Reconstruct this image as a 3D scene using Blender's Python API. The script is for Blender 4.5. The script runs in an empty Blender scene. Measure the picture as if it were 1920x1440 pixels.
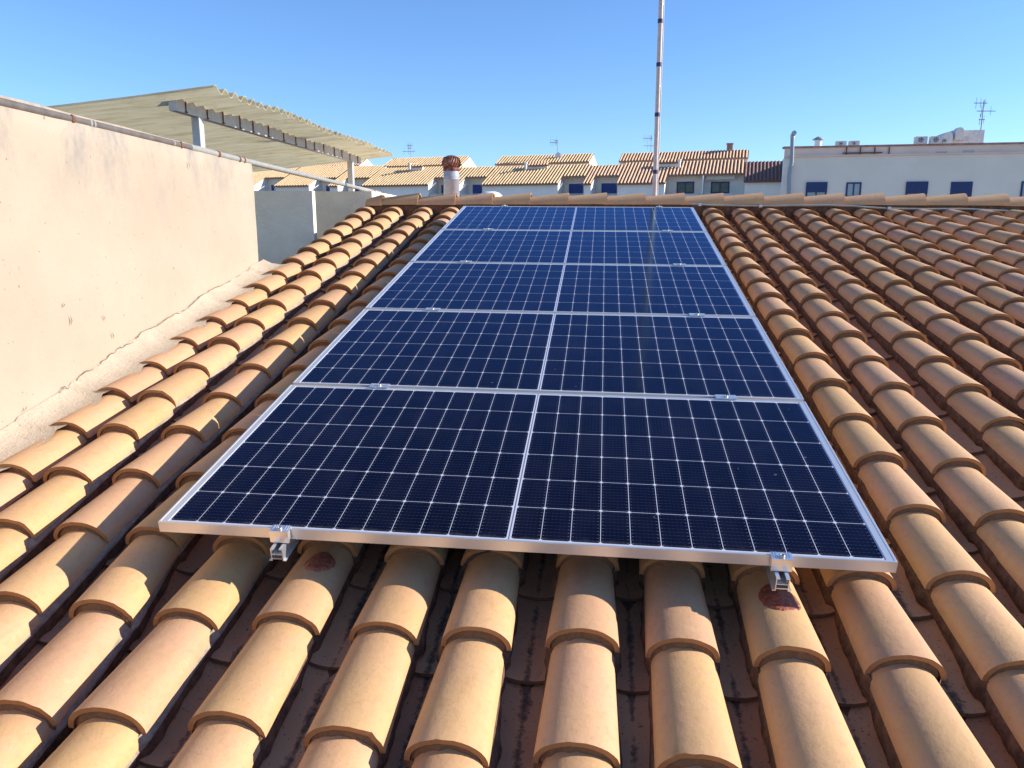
import bpy, math, random
from mathutils import Matrix, Vector, noise
R = math.radians
random.seed(7)
scene = bpy.context.scene
col = scene.collection

# ------------------------------------------------------------------ camera
F_PX = 1426.17                                   # focal length for a picture 1920 wide
CAM = Vector((1.294303, -1.997189, 0.839403))
RW = Matrix(((0.99315, 0.116847, -0.00065), (-0.022123, 0.193497, 0.980851), (0.114736, -0.974118, 0.194756)))
cam_d = bpy.data.cameras.new('camera'); cam = bpy.data.objects.new('camera', cam_d); col.objects.link(cam)
cam_d.sensor_width = 36.0; cam_d.lens = 36.0 * F_PX / 1920.0
cam_d.clip_start = 0.05; cam_d.clip_end = 3000
cam.matrix_world = Matrix.Translation(CAM) @ RW.transposed().to_4x4()
scene.camera = cam

# ------------------------------------------------------------------ sky, sun, exposure
SUN = Vector((0.91235, 0.10937, 0.39443)).normalized()   # from the panel shadows: (2.44, .51, 1) in the roof's own axes
elev = math.asin(SUN.z); azim = math.atan2(SUN.x, SUN.y)
w = bpy.data.worlds.new("World"); scene.world = w; w.use_nodes = True
nt = w.node_tree; nt.nodes.clear()
sky = nt.nodes.new('ShaderNodeTexSky'); sky.sky_type = 'NISHITA'; sky.sun_disc = False
sky.sun_elevation = elev; sky.sun_rotation = azim
sky.altitude = 0; sky.air_density = 1.0; sky.dust_density = 0.0; sky.ozone_density = 5.0
bg = nt.nodes.new('ShaderNodeBackground'); bg.inputs[1].default_value = 0.135
out = nt.nodes.new('ShaderNodeOutputWorld')
gain = nt.nodes.new('ShaderNodeMix'); gain.data_type = 'RGBA'; gain.blend_type = 'MULTIPLY'; gain.inputs[0].default_value = 1
gain.inputs[7].default_value = (.84, .94, 1.10, 1)
nt.links.new(sky.outputs[0], gain.inputs[6]); nt.links.new(gain.outputs[2], bg.inputs[0]); nt.links.new(bg.outputs[0], out.inputs[0])
sd = bpy.data.lights.new('sun', 'SUN'); sd.energy = 4.9; sd.angle = R(0.53); sd.color = (1.0, 0.94, 0.84)
so = bpy.data.objects.new('sun', sd); col.objects.link(so)
so.rotation_euler = (-SUN).to_track_quat('-Z', 'Y').to_euler()
scene.view_settings.view_transform = 'Standard'; scene.view_settings.look = 'None'
scene.view_settings.gamma = 1.0; scene.view_settings.exposure = 0.58

# ------------------------------------------------------------------ frames of reference
M = Matrix(((0.99995, 0.0, 0.01022), (0.00211, 0.97851, -0.20618), (-0.01, 0.20619, 0.97846)))   # roof slope -> world
def W(u, v, w_): return M @ Vector((u, v, w_))
def ray(x, y): return RW.transposed() @ Vector(((x - 960) / F_PX, -(y - 720) / F_PX, -1.0))
def hit(x, y, p0, n):
    d = ray(x, y); return CAM + d * ((Vector(p0) - CAM).dot(Vector(n)) / d.dot(Vector(n)))
def hitY(x, y, Y): return hit(x, y, (0, Y, 0), (0, 1, 0))
def hitX(x, y, X): return hit(x, y, (X, 0, 0), (1, 0, 0))

# ------------------------------------------------------------------ materials
def newmat(name):
    m = bpy.data.materials.new(name); m.use_nodes = True
    n = m.node_tree; b = n.nodes['Principled BSDF']; return m, n, b
class NT:
    def __init__(s, n): s.n = n
    def val(s, node, sock, v):
        if isinstance(v, bpy.types.NodeSocket): s.n.links.new(v, node.inputs[sock])
        elif v is not None: node.inputs[sock].default_value = v
    def math(s, op, a, b=None, c=None, clamp=False):
        m = s.n.nodes.new('ShaderNodeMath'); m.operation = op; m.use_clamp = clamp
        s.val(m, 0, a); s.val(m, 1, b)
        if c is not None: s.val(m, 2, c)
        return m.outputs[0]
    def noise(s, vec, scale, detail=4, rough=.55):
        t = s.n.nodes.new('ShaderNodeTexNoise'); s.val(t, 'Vector', vec)
        t.inputs['Scale'].default_value = scale; t.inputs['Detail'].default_value = detail; t.inputs['Roughness'].default_value = rough
        return t.outputs['Fac']
    def ramp(s, fac, stops, interp='LINEAR'):
        r = s.n.nodes.new('ShaderNodeValToRGB'); r.color_ramp.interpolation = interp
        e = r.color_ramp.elements
        while len(e) < len(stops): e.new(0.5)
        for i, (p, c) in enumerate(stops):
            e[i].position = p; e[i].color = (c[0], c[1], c[2], 1) if not isinstance(c, (int, float)) else (c, c, c, 1)
        s.val(r, 0, fac); return r.outputs[0]
    def mix(s, fac, a, b, mode='MIX'):
        m = s.n.nodes.new('ShaderNodeMix'); m.data_type = 'RGBA'; m.blend_type = mode
        s.val(m, 0, fac)
        for k, v in ((6, a), (7, b)):
            if isinstance(v, tuple): v = (v[0], v[1], v[2], 1)
            s.val(m, k, v)
        return m.outputs[2]
    def coord(s, which='Object', scale=None):
        t = s.n.nodes.new('ShaderNodeTexCoord').outputs[which]
        if scale:
            mp = s.n.nodes.new('ShaderNodeMapping'); mp.inputs['Scale'].default_value = scale; s.n.links.new(t, mp.inputs[0]); t = mp.outputs[0]
        return t
    def pos(s, scale=None):
        t = s.n.nodes.new('ShaderNodeNewGeometry').outputs['Position']
        if scale:
            mp = s.n.nodes.new('ShaderNodeMapping'); mp.inputs['Scale'].default_value = scale; s.n.links.new(t, mp.inputs[0]); t = mp.outputs[0]
        return t
    def attr(s, name):
        a = s.n.nodes.new('ShaderNodeAttribute'); a.attribute_name = name
        sp = s.n.nodes.new('ShaderNodeSeparateColor'); s.n.links.new(a.outputs['Color'], sp.inputs[0]); return sp.outputs
    def bump(s, h, strength, dist, b):
        m = s.n.nodes.new('ShaderNodeBump'); m.inputs['Strength'].default_value = strength; m.inputs['Distance'].default_value = dist
        s.val(m, 'Height', h); s.n.links.new(m.outputs[0], b.inputs['Normal'])

def mat_simple(name, c, rough=.6, metal=0.0, var=.12, scale=8, bump=0.0, bscale=60, bdist=.002):
    m, n, b = newmat(name); t = NT(n)
    p = t.pos()
    f = t.noise(p, scale, 5)
    dark = tuple(x * (1 - var) for x in c); light = tuple(min(1, x * (1 + var)) for x in c)
    n.links.new(t.ramp(f, [(.3, dark), (.7, light)]), b.inputs['Base Color'])
    b.inputs['Roughness'].default_value = rough; b.inputs['Metallic'].default_value = metal
    if bump: t.bump(t.noise(p, bscale, 4), bump, bdist, b)
    return m

def mat_tile(name, warm, pink, dark, dirt=.25):
    m, n, b = newmat(name); t = NT(n)
    p = t.pos(); a = t.attr('tint')
    blotch = t.noise(p, 7, 5, .62)
    patch = t.ramp(t.math('ADD', t.math('MULTIPLY', a[0], .36), t.math('MULTIPLY', blotch, .9)), [(.40, warm), (.80, pink)])
    # brightness per tile
    g = t.math('MULTIPLY_ADD', a[1], .16, .90)
    cc = n.nodes.new('ShaderNodeMix'); cc.data_type = 'RGBA'; cc.blend_type = 'MULTIPLY'; cc.inputs[0].default_value = 1
    n.links.new(patch, cc.inputs[6])
    comb = n.nodes.new('ShaderNodeCombineColor')
    for k in range(3): n.links.new(g, comb.inputs[k])
    n.links.new(comb.outputs[0], cc.inputs[7])
    fine = t.noise(p, 45, 6, .7)
    c2 = t.mix(t.ramp(fine, [(.50, 0.0), (.78, .35)]), cc.outputs[2], dark)
    spots = t.noise(p, 130, 2, .5)
    c3 = t.mix(t.ramp(spots, [(.66, 0.0), (.74, dirt)]), c2, (.09, .05, .035))
    # rims carry tint blue channel: darker colour put in for their unlit faces
    st = t.noise(t.pos((6, 2.2, 6)), 3.2, 6, .72)
    c3 = t.mix(t.ramp(st, [(.54, 0.0), (.76, .34)]), c3, (.36, .17, .07))
    pl = t.noise(p, 17, 5, .75)
    c3 = t.mix(t.ramp(pl, [(.60, 0.0), (.76, .35)]), c3, (.70, .52, .34))
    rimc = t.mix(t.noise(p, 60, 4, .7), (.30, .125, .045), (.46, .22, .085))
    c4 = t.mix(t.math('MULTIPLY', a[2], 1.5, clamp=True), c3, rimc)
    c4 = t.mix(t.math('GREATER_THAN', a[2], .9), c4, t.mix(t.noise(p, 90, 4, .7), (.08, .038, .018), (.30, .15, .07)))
    n.links.new(c4, b.inputs['Base Color'])
    n.links.new(t.ramp(blotch, [(.3, .62), (.7, .8)]), b.inputs['Roughness'])
    b.inputs['Specular IOR Level'].default_value = .35
    t.bump(t.math('ADD', fine, t.math('MULTIPLY', blotch, 1.4)), .4, .004, b)
    return m
MT = {}
MT['tile'] = mat_tile('terracotta_cover', (.63, .378, .165), (.615, .348, .195), (.40, .20, .09))
def mat_pan():
    m, n, b = newmat('terracotta_pan'); t = NT(n)
    p = t.pos(); a = t.attr('tint')
    f = t.noise(p, 7, 5, .6)
    base = t.ramp(t.math('ADD', t.math('MULTIPLY', a[0], .5), t.math('MULTIPLY', f, .6)), [(.3, (.58, .25, .12)), (.75, (.70, .36, .18))])
    # tint.g = distance from channel line; dirt and lichen collect in it
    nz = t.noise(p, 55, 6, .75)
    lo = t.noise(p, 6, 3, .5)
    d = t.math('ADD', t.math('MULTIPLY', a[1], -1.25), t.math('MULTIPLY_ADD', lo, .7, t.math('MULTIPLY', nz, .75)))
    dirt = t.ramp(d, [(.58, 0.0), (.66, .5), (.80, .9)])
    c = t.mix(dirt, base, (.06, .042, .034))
    c = t.mix(t.ramp(t.noise(p, 110, 3, .6), [(.62, 0.0), (.70, .75)]), c, (.05, .035, .03))
    c = t.mix(a[2], c, (.10, .055, .035))
    n.links.new(c, b.inputs['Base Color']); b.inputs['Roughness'].default_value = .85
    t.bump(nz, .5, .004, b)
    return m
MT['pan'] = mat_pan()
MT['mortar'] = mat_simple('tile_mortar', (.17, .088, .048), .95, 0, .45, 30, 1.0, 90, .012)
MT['bedding'] = mat_simple('bedding_mortar', (.26, .15, .085), .95, 0, .45, 40, 1.0, 90, .012)
MT['mortar_pale'] = mat_simple('pale_mortar', (.42, .32, .235), .95, 0, .25, 30, 1.0, 120, .008)

def mat_wall():
    m, n, b = newmat('pink_render'); t = NT(n)
    p = t.pos()
    big = t.noise(p, 1.6, 5, .6); fine = t.noise(p, 60, 6, .7)
    c = t.ramp(big, [(.3, (.405, .312, .225)), (.5, (.43, .338, .248)), (.72, (.455, .364, .275))])
    c = t.mix(t.ramp(fine, [(.5, 0.0), (.8, .25)]), c, (.36, .27, .205))
    sp = t.noise(p, 48, 2, .4)
    c = t.mix(t.ramp(sp, [(.735, 0.0), (.76, .8)]), c, (.17, .13, .105))
    streak = t.noise(t.pos((2.6, 2.6, 1.3)), 1.7, 6, .75)
    sx = n.nodes.new('ShaderNodeSeparateXYZ'); n.links.new(p, sx.inputs[0])
    top = t.math('MULTIPLY', t.math('SUBTRACT', sx.outputs[2], .85, clamp=True), 2.2)
    grime = t.math('MULTIPLY', t.ramp(streak, [(.48, 0.0), (.68, 1.0)]), top, clamp=True)
    c = t.mix(grime, c, (.27, .235, .205))
    n.links.new(c, b.inputs['Base Color']); b.inputs['Roughness'].default_value = .9
    t.bump(t.math('ADD', fine, t.math('MULTIPLY', t.noise(p, 8, 3), 1.2)), .35, .006, b)
    return m
MT['wall'] = mat_wall()
def mat_fillet():
    m, n, b = newmat('trowelled_mortar'); t = NT(n); p = t.pos()
    c = t.ramp(t.noise(p, 3.5, 5, .65), [(.35, (.55, .43, .305)), (.65, (.61, .49, .355))])
    c = t.mix(t.ramp(t.noise(p, 14, 6, .8), [(.56, 0.0), (.74, .5)]), c, (.40, .33, .26))
    c = t.mix(t.ramp(t.noise(p, 60, 4, .7), [(.60, 0.0), (.72, .6)]), c, (.22, .17, .13))
    n.links.new(c, b.inputs['Base Color']); b.inputs['Roughness'].default_value = .95
    t.bump(t.math('ADD', t.noise(p, 22, 6, .8), t.math('MULTIPLY', t.noise(p, 80, 4, .7), .5)), .8, .012, b)
    return m
MT['fillet'] = mat_fillet()
MT['grey_wall'] = mat_simple('grey_render', (.93, .83, .67), .9, 0, .08, 5, .8, 45, .01)
MT['white_wall'] = mat_simple('white_render', (.88, .82, .73), .9, 0, .05, 1.2)
MT['rb_wall'] = mat_simple('pale_grey_render', (.80, .72, .60), .9, 0, .05, .5)
MT['rb_band'] = mat_simple('beige_render', (.78, .60, .48), .9, 0, .08, .7)
MT['crack'] = mat_simple('crack_shade', (.16, .12, .09), 1, 0, .2)
MT['alu'] = mat_simple('anodised_aluminium', (.80, .78, .75), .36, .65, .03, 12)
MT['alu_bright'] = mat_simple('milled_aluminium', (.84, .84, .84), .28, .8, .05, 40)
MT['steel'] = mat_simple('galvanised_steel', (.46, .45, .43), .45, .75, .15, 25)
MT['pipe_grey'] = mat_simple('weathered_pipe', (.125, .105, .092), .7, .0, .25, 14)
MT['pipe_pale'] = mat_simple('pale_pipe', (.30, .29, .265), .6, .0, .1, 14)
MT['rust'] = mat_simple('rust', (.20, .075, .04), .9, .1, .4, 30)
MT['mast'] = mat_simple('mast_metal', (.60, .49, .42), .40, .0, .12, 20)
MT['tape'] = mat_simple('blue_tape', (.02, .03, .11), .5)
MT['cable'] = mat_simple('grey_cable', (.30, .31, .30), .55)
MT['white_plastic'] = mat_simple('white_plastic', (.75, .74, .72), .5)
MT['black'] = mat_simple('black_rubber', (.02, .02, .02), .5)
MT['beam'] = mat_simple('painted_beam', (.52, .49, .46), .5, .3, .12, 18)
MT['post'] = mat_simple('painted_post', (.50, .50, .50), .5, .3, .1, 18)
MT['blue_shutter'] = mat_simple('blue_shutter', (.012, .05, .26), .55, 0, .1, 2)
MT['navy'] = mat_simple('navy_shutter', (.012, .032, .12), .5, 0, .15, 2)
MT['vent_grey'] = mat_simple('vent_paint', (.30, .325, .37), .55, .0, .08, 12)
MT['white_paint'] = mat_simple('vent_white', (.78, .76, .72), .55)
MT['seal'] = mat_simple('red_sealant', (.36, .105, .06), .35, 0, .3, 60, .8, 60, .01)
MT['ac'] = mat_simple('ac_casing', (.62, .60, .56), .6)
MT['dark'] = mat_simple('dark_opening', (.03, .03, .035), .5)
MT['ground'] = mat_simple('dry_ground', (.36, .30, .24), .95, 0, .3, .05)
MT['brick'] = mat_simple('chimney_brick', (.36, .20, .15), .9, 0, .3, 3)
MT['antenna'] = mat_simple('antenna_metal', (.30, .32, .34), .4, .6)
MT['terrace_floor'] = mat_simple('terrace_floor', (.35, .25, .20), .85)
def mat_glass_win():
    m, n, b = newmat('window_glass'); t = NT(n)
    c = t.ramp(t.noise(t.pos(), 1.6, 5, .7), [(.4, (.02, .025, .03)), (.62, (.10, .10, .10)), (.75, (.20, .17, .15))])
    n.links.new(c, b.inputs['Base Color']); b.inputs['Roughness'].default_value = .08
    return m
MT['win'] = mat_glass_win()
MT['win_pale'] = mat_simple('curtained_glass', (.30, .36, .38), .15, 0, .15, 2)
def mat_turb():
    m, n, b = newmat('rusty_cowl'); t = NT(n)
    f = t.noise(t.pos(), 14, 5, .7)
    n.links.new(t.ramp(f, [(.38, (.05, .022, .018)), (.52, (.20, .06, .035)), (.60, (.26, .13, .10)), (.75, (.42, .38, .35))]), b.inputs['Base Color'])
    n.links.new(t.ramp(f, [(.45, .9), (.6, .4)]), b.inputs['Roughness']); b.inputs['Metallic'].default_value = .3
    return m
MT['turb'] = mat_turb()
def mat_fibre():
    m, n, b = newmat('translucent_corrugated_sheet'); t = NT(n)
    p = t.pos(); f = t.noise(p, 3, 6, .7); g = t.noise(t.pos((.6, 9, 9)), 2.2, 5, .7)
    c = t.ramp(g, [(.3, (.56, .46, .25)), (.5, (.78, .68, .42)), (.7, (.88, .80, .54))])
    c = t.mix(t.ramp(f, [(.55, 0.0), (.75, .6)]), c, (.36, .28, .17))
    n.links.new(c, b.inputs['Base Color']); b.inputs['Roughness'].default_value = .6
    tr = n.nodes.new('ShaderNodeBsdfTranslucent'); n.links.new(c, tr.inputs['Color'])
    mx = n.nodes.new('ShaderNodeMixShader'); mx.inputs[0].default_value = .55
    o = n.nodes['Material Output']
    n.links.new(b.outputs[0], mx.inputs[1]); n.links.new(tr.outputs[0], mx.inputs[2]); n.links.new(mx.outputs[0], o.inputs[0])
    return m
MT['fibre'] = mat_fibre()
def mat_farroof(name, c1, c2):
    m, n, b = newmat(name); t = NT(n)
    p = t.pos(); f = t.noise(p, 3.5, 5, .75)
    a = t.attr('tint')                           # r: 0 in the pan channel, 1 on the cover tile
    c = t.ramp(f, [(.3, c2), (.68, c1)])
    c = t.mix(t.math('SUBTRACT', 1.0, a[0], clamp=True), c, (.17, .07, .04))  # channels darkened in colour for shadow and dirt between tiles
    n.links.new(c, b.inputs['Base Color']); b.inputs['Roughness'].default_value = .85
    return m
MT['far_cream'] = mat_farroof('far_tiles_cream', (.86, .60, .32), (.74, .47, .24))
MT['far_orange'] = mat_farroof('far_tiles_orange', (.85, .55, .33), (.70, .40, .22))
MT['far_dark'] = mat_farroof('far_tiles_shaded', (.34, .19, .15), (.22, .12, .09))  # dark tiles: the big building's shadow put into the colour

PW, PH = 2.094, 1.038
def mat_cells():
    m, n, b = newmat('solar_cells'); t = NT(n)
    sx = n.nodes.new('ShaderNodeSeparateXYZ'); n.links.new(t.coord('Object'), sx.inputs[0])
    x, y = sx.outputs[0], sx.outputs[1]
    cx, cy = .0843, .168
    ax = t.math('SUBTRACT', t.math('ABSOLUTE', t.math('SUBTRACT', x, PW / 2)), .0060)
    ay = t.math('SUBTRACT', y, (PH - 6 * cy) / 2)
    fx = t.math('MULTIPLY', t.math('FRACT', t.math('DIVIDE', ax, cx)), cx)
    fy = t.math('MULTIPLY', t.math('FRACT', t.math('DIVIDE', ay, cy)), cy)
    dx = t.math('MINIMUM', fx, t.math('SUBTRACT', cx, fx)); dy = t.math('MINIMUM', fy, t.math('SUBTRACT', cy, fy))
    line = t.math('LESS_THAN', t.math('MINIMUM', dx, dy), .00085)
    diam = t.math('LESS_THAN', t.math('ADD', dx, dy), .0072)
    out_ = t.math('MAXIMUM', t.math('LESS_THAN', ax, 0.0), t.math('GREATER_THAN', ax, 12 * cx))
    out2 = t.math('MAXIMUM', t.math('LESS_THAN', ay, 0.0), t.math('GREATER_THAN', ay, 6 * cy))
    white = t.math('MAXIMUM', t.math('MAXIMUM', line, diam), t.math('MAXIMUM', out_, out2))
    mid = t.math('LESS_THAN', t.math('ABSOLUTE', t.math('SUBTRACT', x, PW / 2)), .0022)
    # thin busbars along the short side, with brighter solder points towards the cell edges
    bb = t.math('MULTIPLY', t.math('FRACT', t.math('DIVIDE', fy, cy / 10)), cy / 10)
    bl = t.math('LESS_THAN', t.math('ABSOLUTE', t.math('SUBTRACT', bb, cy / 20)), .0006)
    dash = t.math('GREATER_THAN', t.math('SINE', t.math('MULTIPLY', fx, 2 * math.pi * 7 / cx)), .1)
    dots = t.math('MULTIPLY', bl, t.math('LESS_THAN', t.math('ABSOLUTE', t.math('SUBTRACT', dx, .0065)), .0022))
    rnd = n.nodes.new('ShaderNodeTexWhiteNoise'); rnd.noise_dimensions = '3D'
    cmb = n.nodes.new('ShaderNodeCombineXYZ')
    n.links.new(t.math('FLOOR', t.math('DIVIDE', t.math('SUBTRACT', x, .003), cx)), cmb.inputs[0]); n.links.new(t.math('FLOOR', t.math('DIVIDE', ay, cy)), cmb.inputs[1])
    oi = n.nodes.new('ShaderNodeObjectInfo'); n.links.new(oi.outputs['Random'], cmb.inputs[2])
    n.links.new(cmb.outputs[0], rnd.inputs[0])
    cell = t.mix(rnd.outputs[0], (.0022, .0018, .005), (.0042, .0036, .010))
    c = t.mix(t.math('MULTIPLY', bl, t.math('MULTIPLY_ADD', dash, .10, .03)), cell, (.38, .38, .46))
    c = t.mix(t.math('MULTIPLY', dots, .40), c, (.50, .47, .50))
    c = t.mix(white, c, (.62, .63, .70))
    c = t.mix(mid, c, (.16, .18, .24))
    dust = t.noise(t.pos(), 5, 6, .7)
    c = t.mix(t.ramp(dust, [(.45, 0.0), (.85, .03)]), c, (.30, .26, .22))
    edge = t.ramp(t.math('ADD', t.math('MULTIPLY', y, 16.0), t.noise(t.pos(), 22, 5, .7)), [(.55, .16), (1.1, 0.0)])
    c = t.mix(t.math('MULTIPLY', edge, t.math('LESS_THAN', y, .12)), c, (.30, .26, .22))
    drop = t.noise(t.pos(), 34, 1, .4)
    c = t.mix(t.ramp(drop, [(.81, 0.0), (.83, .25)]), c, (.34, .32, .30))
    n.links.new(c, b.inputs['Base Color'])
    b.inputs['Specular IOR Level'].default_value = 0.0; b.inputs['Roughness'].default_value = .5
    # anti-reflection coated cover glass: the coating reflects blue
    gl = n.nodes.new('ShaderNodeBsdfGlossy'); gl.inputs['Color'].default_value = (.34, .60, 1.0, 1)
    n.links.new(t.ramp(dust, [(.3, .09), (.8, .18)]), gl.inputs['Roughness'])
    fr = n.nodes.new('ShaderNodeFresnel'); fr.inputs[0].default_value = 1.34
    mx = n.nodes.new('ShaderNodeMixShader'); n.links.new(fr.outputs[0], mx.inputs[0])
    n.links.new(b.outputs[0], mx.inputs[1]); n.links.new(gl.outputs[0], mx.inputs[2])
    n.links.new(mx.outputs[0], n.nodes['Material Output'].inputs[0])
    return m
MT['cells'] = mat_cells()

# ------------------------------------------------------------------ mesh helpers
WO = {}                                         # world origin of every object made with build()
class MB:
    def __init__(s): s.v = []; s.f = []; s.sm = []; s.c = []; s.cc = (0.5, 0.5, 0.0)
    def V(s, p): s.v.append(tuple(p)); return len(s.v) - 1
    def face(s, pts, sm=False, c=None):
        s.f.append([s.V(p) for p in pts]); s.sm.append(sm); s.c.append(c or s.cc)
    def grid(s, rows, sm=True, c=None, flip=False, closed=False, cv=None):
        ids = [[s.V(p) for p in r] for r in rows]; m = len(ids[0])
        for i in range(len(ids) - 1):
            for j in range(m if closed else m - 1):
                k = (j + 1) % m
                q = [ids[i][j], ids[i][k], ids[i + 1][k], ids[i + 1][j]]
                cl = [cv(i, j), cv(i, k), cv(i + 1, k), cv(i + 1, j)] if cv else None
                if flip:
                    q.reverse()
                    if cl: cl.reverse()
                s.f.append(q); s.sm.append(sm)
                s.c.append(cl if cl else (c(i, j) if callable(c) else (c or s.cc)))
    def box(s, a, b, T=lambda p: p, c=None):
        x0, y0, z0 = a; x1, y1, z1 = b
        P = [T(Vector(p)) for p in ((x0, y0, z0), (x1, y0, z0), (x1, y1, z0), (x0, y1, z0), (x0, y0, z1), (x1, y0, z1), (x1, y1, z1), (x0, y1, z1))]
        ids = [s.V(p) for p in P]
        for q in ((0, 3, 2, 1), (4, 5, 6, 7), (0, 1, 5, 4), (1, 2, 6, 5), (2, 3, 7, 6), (3, 0, 4, 7)):
            s.f.append([ids[i] for i in q]); s.sm.append(False); s.c.append(c or s.cc)
    def hexa(s, P):                              # eight corners, bottom four then top four
        ids = [s.V(p) for p in P]
        for q in ((0, 3, 2, 1), (4, 5, 6, 7), (0, 1, 5, 4), (1, 2, 6, 5), (2, 3, 7, 6), (3, 0, 4, 7)):
            s.f.append([ids[i] for i in q]); s.sm.append(False); s.c.append(s.cc)
    def prism(s, poly, d):                       # polygon extruded along vector d
        n = len(poly); a = [Vector(p) for p in poly]; b = [p + Vector(d) for p in a]
        s.face(a); s.face(list(reversed(b)))
        for i in range(n): s.face([a[i], b[i], b[(i + 1) % n], a[(i + 1) % n]])
    def tube(s, pts, r, n=12, caps=True):
        pts = [Vector(p) for p in pts]; rs = r if isinstance(r, (list, tuple)) else [r] * len(pts)
        t0 = (pts[1] - pts[0]).normalized(); up = Vector((0, 0, 1)) if abs(t0.z) < .9 else Vector((1, 0, 0))
        a = t0.cross(up).normalized(); rows = []
        for i, p in enumerate(pts):
            t = (pts[min(i + 1, len(pts) - 1)] - pts[max(i - 1, 0)]).normalized()
            a = (a - t * a.dot(t)).normalized(); b_ = t.cross(a)
            rows.append([p + (a * math.cos(k * 2 * math.pi / n) + b_ * math.sin(k * 2 * math.pi / n)) * rs[i] for k in range(n)])
        s.grid(rows, True, closed=True)
        if caps: s.face(list(reversed(rows[0]))); s.face(rows[-1])
    def lathe(s, base, prof, n=20, T=lambda p: p):
        rows = [[T(Vector(base) + Vector((r * math.cos(k * 2 * math.pi / n), r * math.sin(k * 2 * math.pi / n), z))) for k in range(n)] for r, z in prof]
        s.grid(rows, True, closed=True)
        if prof[0][0] > .001: s.face(list(reversed(rows[0])))
        if prof[-1][0] > .001: s.face(rows[-1])
    def build(s, name, mat, parent=None, local=False, origin=None):
        o_ = Vector((0, 0, 0))
        if not local:
            if parent is not None: o_ = WO[parent.name]
            elif origin is not None: o_ = Vector(origin)
        me = bpy.data.meshes.new(name)
        me.from_pydata([tuple(Vector(p) - o_) for p in s.v], [], s.f); me.materials.append(mat)
        me.polygons.foreach_set('use_smooth', s.sm)
        ca = me.color_attributes.new('tint', 'FLOAT_COLOR', 'CORNER')
        buf = []
        for f, c in zip(s.f, s.c):
            if isinstance(c, list):
                for q in c: buf.extend((q[0], q[1], q[2], 1.0))
            else: buf.extend((c[0], c[1], c[2], 1.0) * len(f))
        ca.data.foreach_set('color', buf)
        me.update()
        o = bpy.data.objects.new(name, me); col.objects.link(o)
        if parent is not None: o.parent = parent
        else: o.location = o_
        WO[o.name] = o_
        return o
def tag(o, label=None, cat=None, group=None, kind=None):
    if label: o['label'] = label
    if cat: o['category'] = cat
    if group: o['group'] = group
    if kind: o['kind'] = kind
    return o
def empty(name, loc, label=None, cat=None, group=None, mat=None):
    o = bpy.data.objects.new(name, None); col.objects.link(o); o.empty_display_size = .1
    if mat is not None: o.matrix_world = mat
    else: o.location = loc
    WO[o.name] = Vector(loc)
    return tag(o, label, cat, group)
def copy_tree(o, parent=None):
    c = o.copy(); col.objects.link(c)
    if parent is not None: c.parent = parent; c.matrix_parent_inverse = o.matrix_parent_inverse.copy()
    for ch in list(o.children): copy_tree(ch, c)
    return c
MROOF = M.to_4x4()
rnd = random.random
def rr(a, b): return a + (b - a) * random.random()

# ------------------------------------------------------------------ ground
g = MB(); g.face([(-900, -900, -9), (900, -900, -9), (900, 900, -9), (-900, 900, -9)])
tag(g.build('ground', MT['ground']), kind='structure')

# ------------------------------------------------------------------ our roof
roof = empty('tiled_house', W(2, 0, -3), 'house under ochre barrel tiles carrying the solar panels', 'house')
STEP, V0, NK = .3525, .125, 17                   # course length along the slope
colsu = [  # crest line of every column of cover tiles: (v, u) pairs
    [(-.58, -.800), (.5, -.895), (1.26, -.940), (5.9, -1.130)], [(-.58, -.585), (.17, -.636), (.5, -.660), (1.26, -.718), (5.9, -.838)],
    [(-.58, -.325), (.14, -.372), (.5, -.400), (1.26, -.405), (5.9, -.524)], [(-.58, -.049), (-.22, -.074), (.13, -.132), (.85, -.150), (5.9, -.243)]]
colsu += [[(.5, a), (5.8, b)] for a, b in ((.175, .10), (.455, .40), (.734, .72), (.982, .985), (1.267, 1.265), (1.526, 1.525), (1.793, 1.790), (2.062, 2.060),
    (2.343, 2.353), (2.612, 2.632), (2.935, 2.919), (3.225, 3.232), (3.520, 3.530), (3.795, 3.800), (4.080, 4.080), (4.350, 4.345),
    (4.620, 4.610), (4.895, 4.890), (5.17, 5.17), (5.45, 5.45), (5.73, 5.73), (6.01, 6.01), (6.29, 6.29), (6.57, 6.57))]
def ucol(i, v):
    c = colsu[i]; v = max(v, c[0][0])
    for (va, ua), (vb, ub) in zip(c, c[1:]):
        if v <= vb: break
    return ua + (ub - ua) * (v - va) / (vb - va)
KMIN = -8
cov = MB(); pan = MB(); mor = MB(); pale = MB(); bedm = MB()
NA = 16
def nz(p, s=1.0): return noise.noise(Vector(p) * s)
def arc(u, v, wb, hw, h, n=NA, a0=0.0, a1=math.pi):
    return [W(u - hw * math.cos(a0 + (a1 - a0) * k / n), v, wb + h * math.sin(a0 + (a1 - a0) * k / n) ** .92) for k in range(n + 1)]
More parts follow.
